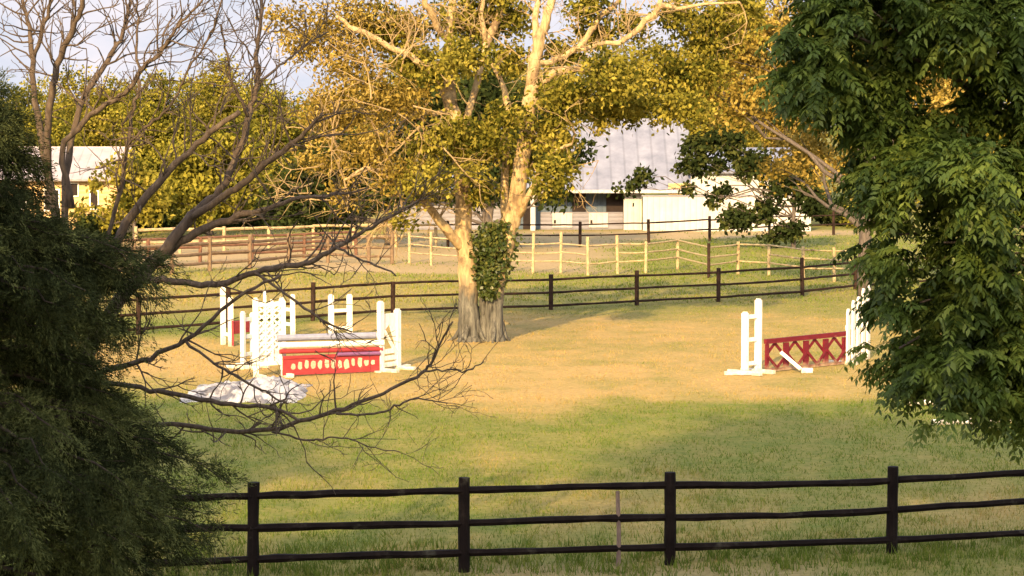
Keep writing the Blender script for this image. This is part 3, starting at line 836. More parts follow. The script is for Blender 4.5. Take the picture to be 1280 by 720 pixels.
    leaf_mesh('ivy', [ivy], M['leaf_ivy'], root)
centre_tree()

# ------------------------------------------------------------------ bare tree
def bare_tree():
    r = np.random.default_rng(77)
    Y0 = 21.0
    s = FPX / Y0
    base = np.array([P(40, 899, Y0)[0], Y0, 0.0])
    root = thing('bare_tree', 'leafless grey brown tree spreading thin branches from behind the cedar', 'tree', tuple(base))
    mb = MB(base)
    mt = MB(base)
    def limb(pts, dy0=0.0, dy1=0.0, sides=8):
        n = len(pts)
        P3 = np.array([P(px, py, Y0 + dy0 + (dy1 - dy0) * i / max(1, n - 1)) for i, (px, py, w) in enumerate(pts)])
        Rd = np.array([w / 2 / s * 0.66 for _, _, w in pts])
        t = np.linspace(0, n - 1, (n - 1) * 4 + 1)
        Q = np.stack([np.interp(t, range(n), P3[:, k]) for k in range(3)], 1)
        for _ in range(2):
            Q[1:-1] = 0.25 * Q[:-2] + 0.5 * Q[1:-1] + 0.25 * Q[2:]
        rr = np.interp(t, range(n), Rd)
        Q[1:-1] += r.normal(0, 0.007, Q[1:-1].shape)
        mb.tube(Q, rr, sides, 0.07, r)
        return Q, rr
    L = []
    L.append(limb([(40, 905, 50), (50, 760, 44), (70, 620, 36), (100, 460, 30), (140, 385, 26), (185, 335, 24)]))
    L.append(limb([(180, 340, 24), (215, 300, 22), (240, 270, 20), (270, 245, 15), (285, 220, 14), (303, 182, 14), (312, 140, 12), (322, 108, 10), (320, 70, 8), (326, 30, 7), (328, -5, 6)], 0, 0.4))
    L.append(limb([(310, 145, 8), (300, 122, 6), (287, 95, 5), (282, 60, 4), (276, 30, 3)], 0.2, -0.2))
    L.append(limb([(322, 105, 6), (345, 85, 5), (365, 70, 4), (383, 55, 4), (410, 40, 3)], 0.3, 0.8))
    L.append(limb([(240, 272, 15), (280, 245, 14), (310, 225, 13), (340, 198, 12), (365, 180, 10), (388, 158, 7), (402, 142, 5)], 0, -0.5))
    L.append(limb([(178, 345, 22), (215, 308, 18), (255, 285, 16), (300, 270, 14), (335, 262, 10), (375, 246, 8), (415, 243, 5), (460, 235, 3)], 0.2, -0.4))
    L.append(limb([(180, 350, 15), (210, 350, 13), (245, 355, 13), (268, 357, 12), (300, 346, 11), (340, 335, 11), (380, 330, 10), (410, 315, 9), (450, 292, 7), (480, 275, 6), (512, 256, 5), (535, 245, 3)], 0, -0.8))
    L.append(limb([(90, 500, 20), (80, 380, 20), (70, 260, 18), (55, 190, 15), (42, 125, 12), (41, 60, 10), (34, 25, 8), (27, -5, 6)], 0.1, 0.5))
    L.append(limb([(42, 75, 8), (52, 40, 8), (60, 15, 7), (66, -8, 6)], 0.4, 0.2))
    L.append(limb([(60, 210, 15), (58, 160, 14), (66, 105, 13), (74, 72, 12), (88, 42, 11), (98, 22, 10), (107, -8, 9)], 0.2, -0.2))
    L.append(limb([(85, 330, 15), (80, 220, 14), (96, 135, 12), (115, 105, 11), (135, 74, 10), (150, 50, 8), (160, 25, 7), (162, -5, 6)], 0, 0.6))
    L.append(limb([(90, 260, 13), (75, 180, 11), (100, 160, 11), (113, 143, 10), (140, 128, 9), (160, 113, 9), (180, 83, 8), (203, 63, 7), (220, 37, 6), (235, 18, 5), (255, -4, 4)], 0, -0.5))
    L.append(limb([(110, 420, 11), (128, 320, 9), (150, 240, 8), (160, 185, 7), (165, 130, 7), (176, 108, 6), (170, 62, 5), (173, 20, 4), (170, -8, 3)], 0.3, 0.1))
    L.append(limb([(162, 180, 5), (180, 160, 5), (205, 142, 5), (222, 118, 4), (235, 85, 4), (255, 60, 4), (268, 35, 4), (277, 0, 3)], 0.2, -0.4))
    L.append(limb([(110, 400, 18), (150, 290, 17), (185, 240, 15), (230, 195, 12), (262, 165, 11), (300, 140, 9)], -0.3, -0.6))
    L.append(limb([(100, 470, 11), (150, 480, 10), (200, 488, 9), (250, 500, 9), (300, 506, 8), (345, 510, 7), (374, 526, 5)], -0.4, -0.8))
    L.append(limb([(80, 520, 14), (120, 522, 12), (170, 530, 10), (230, 532, 9), (300, 542, 9), (350, 535, 8), (400, 520, 8), (440, 506, 7), (490, 486, 6), (530, 464, 6), (540, 455, 5), (552, 425, 4), (566, 402, 3)], -0.2, -0.9))
    L.append(limb([(420, 517, 5), (455, 519, 4), (480, 515, 4), (505, 502, 4), (520, 497, 3), (560, 504, 2)], -0.7, -1.0))
    L.append(limb([(530, 464, 4), (560, 464, 3), (585, 464, 3), (605, 452, 2)], -0.9, -1.1))
    L.append(limb([(340, 540, 4), (370, 548, 4), (390, 552, 4), (415, 545, 3), (440, 549, 3), (470, 562, 2), (500, 565, 2)], -0.6, -0.9))
    L.append(limb([(115, 470, 12), (150, 460, 11), (187, 447, 10), (233, 427, 8), (277, 387, 7), (310, 362, 6), (350, 345, 5)], -0.3, -0.7))
    L.append(limb([(233, 427, 6), (255, 445, 5), (280, 462, 5), (310, 478, 5), (340, 495, 4), (360, 505, 3)], -0.5, -0.9))
    L.append(limb([(318, 340, 6), (350, 362, 5), (380, 385, 5), (410, 405, 4), (440, 415, 3)], -0.4, -0.8))
    L.append(limb([(420, 310, 5), (440, 322, 4), (470, 330, 4), (495, 345, 3)], -0.6, -0.9))
    mb.build('trunk', M['dead_bark'], root, True)
    def twig(p, d, ln, rad, depth):
        n = 5
        pts = [p]; q = np.array(p); dd = np.array(d)
        for k in range(n):
            dd = dd + r.normal(0, 0.2, 3) * np.array([1, 0.8, 1]) + np.array([0, 0, 0.05]); dd /= np.linalg.norm(dd)
            q = q + dd * ln / n
            pts.append(q)
        mt.tube(pts, np.linspace(rad, max(rad * 0.4, 0.0022), n + 1), 4, 0, r, cap=False)
        if depth:
            for _ in range(r.integers(1, 4)):
                e = dd + r.normal(0, 0.6, 3) * np.array([1, 0.6, 1]); e /= np.linalg.norm(e)
                twig(pts[r.integers(1, n + 1)], e, ln * r.uniform(0.35, 0.75), rad * 0.62, depth - 1)
    for i, (Q, rr) in enumerate(L):
        if i == 0: continue
        k0 = len(Q) // 4
        for _ in range(int(len(Q) * (0.62 if i < 15 else 0.42))):
            k = r.integers(k0, len(Q) - 1)
            t = Q[k + 1] - Q[k]; t /= np.linalg.norm(t)
            d = t * 0.8 + r.normal(0, 0.6, 3) * np.array([1, 0.7, 1]) + np.array([0, 0, 0.25 if i < 15 else 0.05]); d /= np.linalg.norm(d)
            twig(Q[k], d, r.uniform(0.18, 0.62), min(rr[k] * 0.55, 0.009), 2)
    mt.build('twigs', M['dead_bark'], root)
bare_tree()

# ------------------------------------------------------------------ cedar at the left
def cedar():
    r = np.random.default_rng(21)
    Y0 = 19.0
    s = FPX / Y0
    x0 = P(-50, 500, Y0)[0]
    base = np.array([x0, Y0, 0.0])
    root = thing('cedar_tree', 'dark green cedar with drooping sprays filling the left foreground', 'tree', tuple(base))
    mb = MB(base)
    mb.tube(wander(r, base - np.array([0, 0, .1]), base + np.array([-0.1, 0, 6.6]), 8, 0.03), np.linspace(0.16, 0.03, 9), 8, 0.06, r)
    prof_y = [95, 150, 230, 290, 325, 360, 410, 470, 520, 570, 620, 680, 760, 860]
    prof_x = [2, 48, 66, 120, 215, 225, 185, 185, 240, 272, 310, 300, 255, 200]
    LV = []
    tiers = [(128, 10, 10, 5), (158, 18, 36, 9), (205, 20, 46, 11), (252, 20, 60, 14), (292, 12, 120, 13), (328, 13, 196, 17), (362, 14, 186, 17), (402, 14, 158, 15),
             (448, 13, 158, 14), (488, 14, 170, 14), (522, 11, 215, 14), (560, 14, 235, 15), (604, 13, 282, 19), (642, 14, 304, 20), (690, 16, 280, 17), (745, 20, 250, 14)]
    boughs = []
    for (ty, tsp, tr_, tn) in tiers:
        tt = r.normal(0.40, 0.16)
        boughs += [(ty + r.normal(0, tsp * 0.6), tr_ * r.uniform(0.55, 1.04), tt) for _ in range(tn)]
    for (py, reach, ttint) in boughs:
        z = P(0, py, Y0)[2]
        reach = (reach + 50) / s
        az = r.uniform(-0.8, 0.5) if r.random() < 0.4 else r.uniform(-2.2, 1.2) if r.random() < 0.8 else r.uniform(-math.pi, math.pi)
        ln = reach
        d = np.array([math.cos(az), math.sin(az), 0])
        start = np.array([x0, Y0, z + ln * 0.10])
        tip = np.array([x0, Y0, z]) + d * ln
        n = 8
        t = np.linspace(0, 1, n + 1)[:, None]
        pts = start + (tip - start) * t + np.array([0, 0, 1.0]) * (np.sin(t * math.pi) * ln * 0.07)
        pts[1:] += r.normal(0, 0.02, (n, 3))
        mb.tube(pts, np.linspace(0.014 + 0.007 * ln, 0.003, n + 1), 5, 0, r, cap=False)
        # sprays
        btint = r.normal(ttint, 0.14)
        for k in range(int(14 + 24 * ln)):
            f = r.random() ** 0.65
            c = np.array([np.interp(f * n, range(n + 1), pts[:, a]) for a in range(3)])
            sd = d * 0.75 + r.normal(0, 0.55, 3) + np.array([0, 0, -0.25]); sd /= np.linalg.norm(sd)
            sl = r.uniform(0.14, 0.36)
            m = 54
            u = np.sort(r.random(m))
            q = c + sd * (u * sl)[:, None] + np.array([0, 0, -1.0]) * ((u ** 2) * sl * 0.45)[:, None]
            q += r.normal(0, 0.016, (m, 3))
            ax = sd + r.normal(0, 0.42, (m, 3)) + np.array([0, 0, -0.3])
            LV.append(leaf_arrays(r, q, r.uniform(0.022, 0.055, m), 0.0075, btint + r.normal(0, 0.14) + r.normal(0, 0.07, m) + 0.22 * (u - .4), axis=ax))
    mb.build('trunk', M['cedar_bark'], root, True)
    leaf_mesh('crown', LV, M['needle'], root)
cedar()

# ------------------------------------------------------------------ compound-leaved tree at the right
def right_tree():
    r = np.random.default_rng(58)
    Y0 = 22.0
    s = FPX / Y0
    base = np.array([P(1385, 500, Y0)[0], Y0 + 0.6, 0.0])
    root = thing('leafy_tree', 'deep green tree with drooping compound leaves filling the right side', 'tree', tuple(base))
    mb = MB(base)
    tp = wander(r, base - np.array([0, 0, .1]), base + np.array([-0.3, 0, 8.4]), 10, 0.04)
    mb.tube(tp, np.linspace(0.2, 0.07, 11), 10, 0.05, r)
    def LQ(px, py, rx, ry, dY=0.0, depth=0.8):
        p = P(px, py, Y0 + dY)
        return (p[0], p[1], p[2], rx / s, depth, ry / s)
    lobes = [(LQ(1032, 30, 60, 40), 1.0), (LQ(1022, 95, 48, 38), 1.0), (LQ(1090, 20, 70, 45), 1.0), (LQ(1080, 110, 60, 45, 0.5), 1.0), (LQ(1165, 30, 60, 36), 1.0), (LQ(1240, 40, 70, 60), 1.2),
             (LQ(1110, 175, 55, 30, 0.3), 1.0), (LQ(1260, 120, 40, 45, 0.4), .8), (LQ(1190, 150, 60, 34, 0.6), 0.8), (LQ(1142, 225, 62, 45, -0.3), 1.2), (LQ(1210, 225, 66, 55, -0.8), 1.3), (LQ(1260, 290, 55, 60, -0.4), 1.2),
             (LQ(1124, 300, 46, 45, -0.2), 1.2), (LQ(1180, 310, 60, 50, -0.6), 1.3), (LQ(1150, 385, 56, 42, -0.2), 1.2), (LQ(1215, 390, 70, 50, 0.2), 1.2), (LQ(1124, 442, 42, 34, -0.3), 1.2), (LQ(1180, 445, 58, 40, -0.3), 1.2),
             (LQ(1262, 445, 52, 46, 0), 1.1), (LQ(1230, 478, 48, 28, 0), 1.0), (LQ(1270, 512, 34, 28, 0), 1.0), (LQ(1158, 508, 13, 24, -0.3), 0.7), (LQ(1330, 200, 60, 120, 0), 1.0), (LQ(1330, 410, 60, 110, 0), 1.0), (LQ(1100, 60, 70, 60, 1.0), 1.0),
             (LQ(1200, -60, 130, 60, 0.5, 1.2), 1.2), (LQ(1060, -50, 90, 45, 0.5), 1)]
    LV = []
    for (l, dens) in lobes:
        c = np.array(l[:3]); rad = np.array(l[3:6])
        st = tp[min(9, max(5, int((c[2] + 0.1) / 8.5 * 10) - 1))]
        if c[0] < st[0]:
            pts = wander(r, st, c + np.array([0, 0, 0.05]), 6, 0.03)
            mb.tube(pts, np.linspace(0.035, 0.010, 7), 6, 0.05, r)
        area = rad[0] * rad[2] * s * s
        m = int(area / 40.0 * dens * (rad[1] / 0.8) ** 0.4)
        d = r.normal(0, 1, (m, 3)); d /= np.linalg.norm(d, axis=1, keepdims=True)
        p = c + d * (r.random((m, 1)) ** (1 / 2.6)) * rad
        gapn = fbm(p[:, 0] * 2.4 + 40, p[:, 2] * 2.4 + 12, 3)
        keep = (gapn > 0.40) | ((p[:, 1] > c[1] + 0.15) & (gapn > 0.33))
        gx, gz = P(1182, 92, Y0)[0], P(1182, 92, Y0)[2]
        keep &= ((p[:, 0] - gx) / 0.34) ** 2 + ((p[:, 2] - gz) / 0.19) ** 2 > 1
        p, d = p[keep], d[keep]
        items = []
        for j in range(len(p)):
            od = d[j] * np.array([1, 1, 0.5]) + np.array([-0.2, -0.25, 0.1]); od /= np.linalg.norm(od)
            st_ = r.normal(0.48, 0.27)
            for q_ in range(r.integers(6, 11)):
                items.append((p[j] + r.normal(0, 0.035, 3), od + r.normal(0, 0.75, 3) * np.array([1, 1, 0.6]), st_))
        for pj, out, st_ in items:
            out = out / np.linalg.norm(out)
            sz_ = r.uniform(0.5, 0.98)
            Lr = r.uniform(0.24, 0.36) * sz_
            npair = r.integers(4, 7)
            u = np.repeat(np.linspace(0.18, 0.95, npair), 2)
            sag = np.array([0, 0, -1.0])
            rp = pj + out * (u * Lr)[:, None] + sag * (u ** 2 * Lr * 0.45)[:, None]
            tang = out + sag * (2 * u * 0.45)[:, None]
            tang /= np.linalg.norm(tang, axis=1, keepdims=True)
            side = np.cross(out, np.array([0, 0, 1.0]) + r.normal(0, 0.3, 3)); side /= np.linalg.norm(side)
            sg = np.tile([1, -1], npair)[:, None]
            ax = side * sg * 0.85 + tang * 0.65 + sag * 0.35 + r.normal(0, 0.12, (2 * npair, 3))
            ax /= np.linalg.norm(ax, axis=1, keepdims=True)
            LL = 0.122 * sz_ * r.uniform(0.75, 1.15) * (1 - 0.5 * np.abs(u - 0.5))
            # leaflet plane roughly contains rachis
            up = np.cross(ax, tang); up /= np.linalg.norm(up, axis=1, keepdims=True) + 1e-9
            b = np.cross(up, ax) + r.normal(0, 0.15, ax.shape)
            W = LL[:, None] * 0.44
            v = np.empty((2 * npair, 4, 3))
            v[:, 0] = rp
            v[:, 1] = rp + ax * LL[:, None] * 0.42 + b * W * 0.5
            v[:, 2] = rp + ax * LL[:, None] + sag * 0.012
            v[:, 3] = rp + ax * LL[:, None] * 0.42 - b * W * 0.5
            LV.append((v.reshape(-1, 3), st_ + r.normal(0, 0.1) + r.normal(0, 0.08, 2 * npair)))
    mb.build('trunk', M['grey_bark'], root, True)
    leaf_mesh('crown', LV, M['leaf_deep'], root)
right_tree()

# ------------------------------------------------------------------ jumps
UP = np.array((0, 0, 1.0))
def post_into(mb, b, h, w=0.1, d=0.1, ax=None, lean=(0, 0)):
    A = np.eye(3) if ax is None else np.array(ax)
    p = b + UP * (h / 2 - 0.02) + np.array([lean[0], lean[1], 0]) * h / 2
    mb.box(p, (w, d, h + 0.04), A)
    # weathered chamfered top
    mb.box(b + UP * (h + 0.015) + np.array([lean[0], lean[1], 0]) * h, (w * 0.7, d * 0.7, 0.03), A)

def frame_of(a, b):
    d = b - a; d[2] = 0
    L = np.linalg.norm(d)
    d = d / L
    n = np.array([-d[1], d[0], 0])
    return d, n, L, (d, n, UP)

def ladder_standard(label, pa, pb, ha, hb, rungs, group, w=0.1, feet=True, mat=None):
    mat = mat or M['white_paint']
    a, b = np.array(pa, float), np.array(pb, float)
    d, n, L, ax = frame_of(a, b.copy())
    root = thing('jump_standard', label, 'jump standard', tuple((a + b) / 2), group)
    o = (a + b) / 2
    for p, h in ((a, ha), (b, hb)):
        mb = MB(o); post_into(mb, p, h, w, w, ax); mb.build('post', mat, root)
        if feet:
            mb = MB(o)
            mb.box(p + UP * 0.045 - n * 0.10 + n * 0.0 - d * 0.0, (0.12, 0.75, 0.09), ax) if False else mb.box(p + UP * 0.04 - n * (w / 2 + 0.19), (w * 0.9, 0.36, 0.08), ax)
            mb.box(p + UP * 0.04 + n * (w / 2 + 0.19), (w * 0.9, 0.36, 0.08), ax)
            mb.build('foot', mat, root)
    for z in rungs:
        mb = MB(o)
        mb.bar(a + d * w / 2 + UP * z, b - d * w / 2 + UP * z, 0.045, 0.08)
        mb.build('rung', mat, root)
    return root

GJ = 'white jump standards in the arena'
# right jump
a, b2 = G(931, 469), G(947, 466)
a2 = a + (b2 - a) * 1.0
sR = 60.0
rs = ladder_standard('white ladder shaped standard at the left end of the red diamond jump', G(931, 468), G(947.5, 466), 1.28, 1.53, (0.22, 0.72, 1.2), GJ, 0.11)
fb = MB(G(930, 468))
fb.box(G(930, 468) + np.array((-0.05, -0.12, 0.04)), (0.75, 0.12, 0.07))
fb.build('foot', M['white_paint'], rs).location = (G(930, 468) - np.array(rs.location))

# red diamond gate
g0, g1 = G(957, 466), G(1056, 456)
d, n, Lg, ax = frame_of(g0, g1.copy())
root = thing('jump_gate', 'crimson jump gate with a row of diamond lattice openings', 'jump gate', tuple(g0))
top = 0.66
tb = MB(g0)
tb.bar(g0 + UP * top - d * .02, g1 + UP * (top + 0.02) + d * .02, 0.07, 0.10)
tb.build('top_rail', M['crimson_paint'], root)
lb = MB(g0)
lb.bar(g0 + UP * 0.05, g1 + UP * 0.05, 0.05, 0.06)
lb.build('bottom_rail', M['crimson_paint'], root)
nb = 4
lo, hi = 0.085, top - 0.055
for k in range(nb + 1):
    c = g0 + d * (Lg * k / nb)
    pb = MB(g0)
    off = 0.0 if 0 < k < nb else (0.04 if k == 0 else -0.04)
    w = 0.15 if 0 < k < nb else 0.09
    pb.box(c + d * off + UP * (lo + hi) / 2, (w, 0.045, hi - lo - 0.004), ax)
    pb.build('picket', M['crimson_paint'], root)
lt = MB(g0)
for k in range(nb):
    x0, x1 = Lg * k / nb + 0.03, Lg * (k + 1) / nb - 0.03
    xm, zm = (x0 + x1) / 2, (lo + hi) / 2
    for (p, q, sgn) in (((x0, zm), (xm, hi), -1), ((xm, hi), (x1, zm), -1), ((x0, zm), (xm, lo), 1), ((xm, lo), (x1, zm), 1)):
        lt.bar(g0 + d * p[0] + UP * p[1] - n * 0.035 * sgn, g0 + d * q[0] + UP * q[1] - n * 0.035 * sgn, 0.022, 0.06)
lt.build('lattice', M['crimson_paint'], root)

# right wing with pickets
w0, w1 = G(1060, 456), G(1085, 449)
d2, n2, Lw, ax2 = frame_of(w0, w1.copy())
wing = thing('jump_standard', 'white picket wing half hidden by leaves at the right end of the red jump', 'jump standard', tuple(w0), GJ)
hs = [1.22, 1.38, 1.44, 1.6, 1.66]
for k, h in enumerate(hs):
    c = w0 + d2 * (Lw * k / 4)
    pb = MB(w0)
    pb.prism([(-0.085, 0.0), (0.085, 0.0), (0.085, h - 0.06), (0.03, h), (-0.03, h), (-0.085, h - 0.06)], c, d2, UP, 0.04)
    pb.build('picket', M['white_paint'], wing)
for z in (0.35, 0.8):
    pb = MB(w0); pb.bar(w0 + UP * z + n2 * 0.045, w1 + UP * z + n2 * 0.045, 0.045, 0.1); pb.build('rung', M['white_paint'], wing)
pb = MB(w0); pb.box(w0 + UP * 0.04 + n2 * 0.14, (0.12, 0.7, 0.08), ax2); pb.build('foot', M['white_paint'], wing)

# fallen white foot with a leaning brace
p = G(1005, 466)
fl = thing('fallen_brace', 'small white wooden brace fallen against the red diamond gate', 'brace', tuple(p))
mb = MB(p); mb.bar(p + np.array((-0.07, 0, 0.08)), P(976, 440, p[1] + 0.12), 0.04, 0.07); mb.build('strut', M['white_paint'], fl)
mb = MB(p); mb.box(p + np.array((0.06, 0, 0.05)), (0.24, 0.12, 0.10)); mb.build('foot', M['white_paint'], fl)

# left jump: lattice wing
c0, c1 = G(320, 472), G(354, 470)
d, n, L, ax = frame_of(c0, c1.copy())
wing = thing('jump_standard', 'tall white lattice wing at the left end of the red and white jump', 'jump standard', tuple(c0), GJ)
for x, h, w in ((0, 1.62, 0.09), (L, 1.56, 0.09)):
    pb = MB(c0); post_into(pb, c0 + d * x, h, w, 0.09, ax); pb.build('post', M['white_paint'], wing)
for x, h in ((L * 0.36, 1.78), (L * 0.62, 1.6)):
    pb = MB(c0); pb.bar(c0 + d * x + UP * 0.28 + n * 0.03, c0 + d * x + UP * h + n * 0.03, 0.03, 0.09, up=n); pb.build('picket', M['white_paint'], wing)
lat = MB(c0)
for k in range(9):
    z = 0.32 + 0.145 * k
    lat.bar(c0 + d * 0.05 + UP * z - n * 0.012, c0 + d * (L - 0.05) + UP * min(z + 0.42, 1.55) - n * 0.012, 0.014, 0.036)
    lat.bar(c0 + d * 0.05 + UP * min(z + 0.42, 1.55) + n * 0.005, c0 + d * (L - 0.05) + UP * z + n * 0.005, 0.014, 0.036)
lat.build('lattice', M['white_paint'], wing)
bk = MB(c0); bk.box(c0 + d * L / 2 + UP * 0.68 + n * 0.045, (L - 0.1, 0.012, 0.75), ax); bk.build('panel', M['white_paint'], wing)
for z in (0.28, 1.5):
    pb = MB(c0); pb.bar(c0 + d * 0.047 + UP * z, c0 + d * (L - 0.047) + UP * z, 0.05, 0.08); pb.build('rung', M['white_paint'], wing)
for x in (0, L):
    pb = MB(c0); pb.box(c0 + d * x + UP * 0.04 - n * 0.24, (0.09, 0.38, 0.08), ax); pb.build('foot', M['white_paint'], wing)

ladder_standard('short white ladder standard just left of the tall lattice wing', G(304, 461), G(316, 459), 1.2, 1.15, (0.3, 0.68, 1.05), GJ, 0.085)
ladder_standard('thin white pair of posts at the far left of the jumps', G(279, 430), G(288.5, 432), 1.33, 1.12, (0.25,), GJ, 0.1, feet=False)
ladder_standard('lone slim white standard behind the lattice wing', G(352, 419), G(366, 421), 0.92, 1.02, (0.3, 0.66), GJ, 0.09, feet=False)
ladder_standard('white open H shaped standard behind the red and white jump', G(414, 422), G(437, 421), 1.03, 1.02, (0.22, 0.66), GJ, 0.11, feet=False)

# right wing of the left jump
r0, r1 = G(476, 465), G(497, 462)
d, n, L, ax = frame_of(r0, r1.copy())
wing = thing('jump_standard', 'white standard with an arched panel at the right end of the red and white jump', 'jump standard', tuple(r0), GJ)
for x, h in ((0, 1.47), (L, 1.27)):
    pb = MB(r0); post_into(pb, r0 + d * x, h, 0.125, 0.1, ax); pb.build('post', M['white_paint'], wing)
pb = MB(r0)
pb.prism([(0.065, 1.22), (0.065, 0.82), (L * 0.5, 1.0), (L - 0.065, 0.5), (L - 0.065, 1.22)], r0, d, UP, 0.03)
pb.build('panel', M['white_paint'], wing)
pb = MB(r0); pb.bar(r0 + d * 0.1 + UP * 0.85 - n * 0.03, r0 + d * (L - 0.07) + UP * 0.35 - n * 0.03, 0.03, 0.07); pb.build('brace', M['white_paint'], wing)
for z in (0.14, 0.28, 0.42):
    pb = MB(r0); pb.bar(r0 + d * 0.063 + UP * z, r0 + d * (L - 0.063) + UP * z, 0.07, 0.09); pb.build('rung', M['white_paint'], wing)
for x in (0, L):
    pb = MB(r0); pb.box(r0 + d * x + UP * 0.04 - n * 0.25, (0.11, 0.4, 0.08), ax); pb.build('foot', M['white_paint'], wing)
pb = MB(r0); pb.box(r0 + d * (L + 0.24) + UP * 0.04, (0.34, 0.1, 0.08), ax); pb.build('foot', M['white_paint'], wing)

# poles and red gate between the wings
q0, q1 = G(354, 471) + np.array((0, -0.07, 0)), G(474, 465) + np.array((0, -0.07, 0))
d, n, L, ax = frame_of(q0, q1.copy())
def pole(label, za, zb, rad, mat, e0=0.0, e1=0.0, oy=0.0):
    a, b = q0 + UP * za - d * e0 + n * oy, q1 + UP * zb + d * e1 + n * oy
    mb = MB(a)
    mb.tube([a + (b - a) * k / 6 for k in range(7)], rad, 10)
    tag(mb.build('jump_pole', mat, smooth=False), label, 'jump pole', 'poles of the red and white jump')
pole('faded blue grey pole topping the red and white jump', 0.80, 0.77, 0.07, M['blue_paint'], 0.06, 0.0, 0.16)
pole('white pole lying just above the red gate', 0.66, 0.62, 0.062, M['white_paint'], 0.08, 0.1)
pole('red pole directly under the white pole', 0.53, 0.49, 0.05, M['red_paint'], 0.06, 0.08, 0.02)
a, b = q0 + d * L * 0.55 + UP * 0.425 - n * 0.05, q1 + UP * 0.41 - n * 0.05
mb = MB(a); mb.tube([a, (a + b) / 2, b], 0.04, 8)
tag(mb.build('jump_pole', M['purple_paint']), 'short purple pole resting on the right half of the red gate', 'jump pole', 'poles of the red and white jump')
gate = thing('jump_gate', 'red jump gate with a row of cream painted patches under the poles', 'jump gate', tuple(q0))
gp = MB(q0); gp.bar(q0 + UP * 0.235, q1 + UP * 0.225, 0.05, 0.40); gp.build('panel', M['red_paint'], gate)
gp = MB(q0); gp.bar(q0 + UP * 0.40 - n * 0.037, q0 + d * L * 0.55 + UP * 0.395 - n * 0.037, 0.022, 0.05); gp.build('top_rail', M['red_paint'], gate)
rr = np.random.default_rng(8)
xs = np.linspace(0.1, 0.93, 13)
for i, f in enumerate(xs):
    w, h = rr.uniform(0.09, 0.125), rr.uniform(0.16, 0.22)
    if i in (0, 11, 12): h *= 0.6
    c = q0 + d * L * f + UP * (0.23 + rr.normal(0, 0.012)) - n * 0.0285
    k = 9
    ph = rr.uniform(0, 6.28)
    poly = []
    for j in range(k):
        a_ = 2 * math.pi * j / k
        sq = 1 / max(abs(math.cos(a_)), abs(math.sin(a_))) ** 0.7
        poly.append((math.cos(a_) * w / 2 * sq * rr.uniform(0.75, 1.1), math.sin(a_) * h / 2 * sq * rr.uniform(0.8, 1.1)))
    pp = MB(q0); pp.prism(poly, c, d, UP, 0.006); pp.build('painted_patch', M['cream_paint'], gate)
for f in (0.03, 0.97):
    pp = MB(q0); pp.box(q0 + d * L * f + UP * 0.02 - n * 0.05, (0.1, 0.2, 0.04), ax); pp.build('foot', M['white_paint'], gate)

# red panel behind on the left
k0, k1 = G(291, 432), G(318, 428)
rp = thing('jump_gate', 'small plain red panel behind the short ladder standard', 'jump gate', tuple(k0))
mb = MB(k0); mb.bar(k0 + UP * 0.42, k1 + UP * 0.42, 0.05, 0.30); mb.build('panel', M['red_paint'], rp)
for q in (k0, k1):
    mb = MB(k0); mb.box(q + UP * 0.3, (0.05, 0.09, 0.6)); mb.build('leg', M['red_paint'], rp)

# crumpled pale sheet in front of the left jump
def sheet():
    r = np.random.default_rng(14)
    c = G(309, 492)
    nx, ny = 74, 40
    Lx, Ly = 2.3, 3.3
    u = np.linspace(-1, 1, nx); v = np.linspace(-1, 1, ny)
    U, V = np.meshgrid(u, v)
    edge = np.clip(1 - (np.abs(U) ** 3 + np.abs(V) ** 3), 0, 1)
    X = U * Lx / 2 * (1 + 0.10 * (fbm(V * 2 + 5, U * 0 + 3) - .5) * 2) + 0.12 * (fbm(U * 3, V * 3 + 8) - .5)
    Yy = V * Ly / 2 * (0.7 + 0.6 * fbm(U * 1.6 + 9, U * 0 + 2))
    ridg = 1 - np.abs(2 * fbm(U * 3.4 + 1, V * 3.2 + 6, 4) - 1) * 3.2
    Z = 0.02 + edge ** 0.5 * (0.05 + 0.24 * np.clip(ridg, -0.2, 1) + 0.16 * fbm(U * 5, V * 5 + 3))
    Z *= 0.62 * np.interp(U, [-1, -0.3, 0.4, 1], [0.5, 0.9, 1.15, 0.6])
    P3 = np.stack([X, Yy, Z], -1).reshape(-1, 3)
    i = (np.arange(ny - 1)[:, None] * nx + np.arange(nx - 1)[None]).ravel()
    F = np.stack([i, i + 1, i + nx + 1, i + nx], 1)
    me = np_mesh('crumpled_sheet', P3, F)
    o = link('crumpled_sheet', me, M['sheet'], None, tuple(c))
    tag(o, 'crumpled pale grey sheet lying on the grass before the lattice wing', 'sheet')
sheet()

# white things on the ground behind the right tree
def ground_pole(label, pa, pb, rad=0.055):
    a, b = G(*pa) + UP * rad, G(*pb) + UP * rad
    mb = MB(a); mb.tube([a + (b - a) * k / 5 for k in range(6)], rad, 9)
    tag(mb.build('ground_pole', M['white_paint']), label, 'jump pole')
ground_pole('white pole lying on the turf, glimpsed at the lower edge of the right tree', (1135, 508), (1262, 500))
ground_pole('lower white pole on the turf behind the drooping right tree', (1165, 532), (1300, 528))

# ------------------------------------------------------------------ buildings
def wallbox(root, name, mat, x0, x1, y0, y1, z0, z1):
    o = np.array(root.location)
    mb = MB(o); mb.box(((x0 + x1) / 2, (y0 + y1) / 2, (z0 + z1) / 2), (x1 - x0, y1 - y0, z1 - z0))
    return mb.build(name, mat, root)

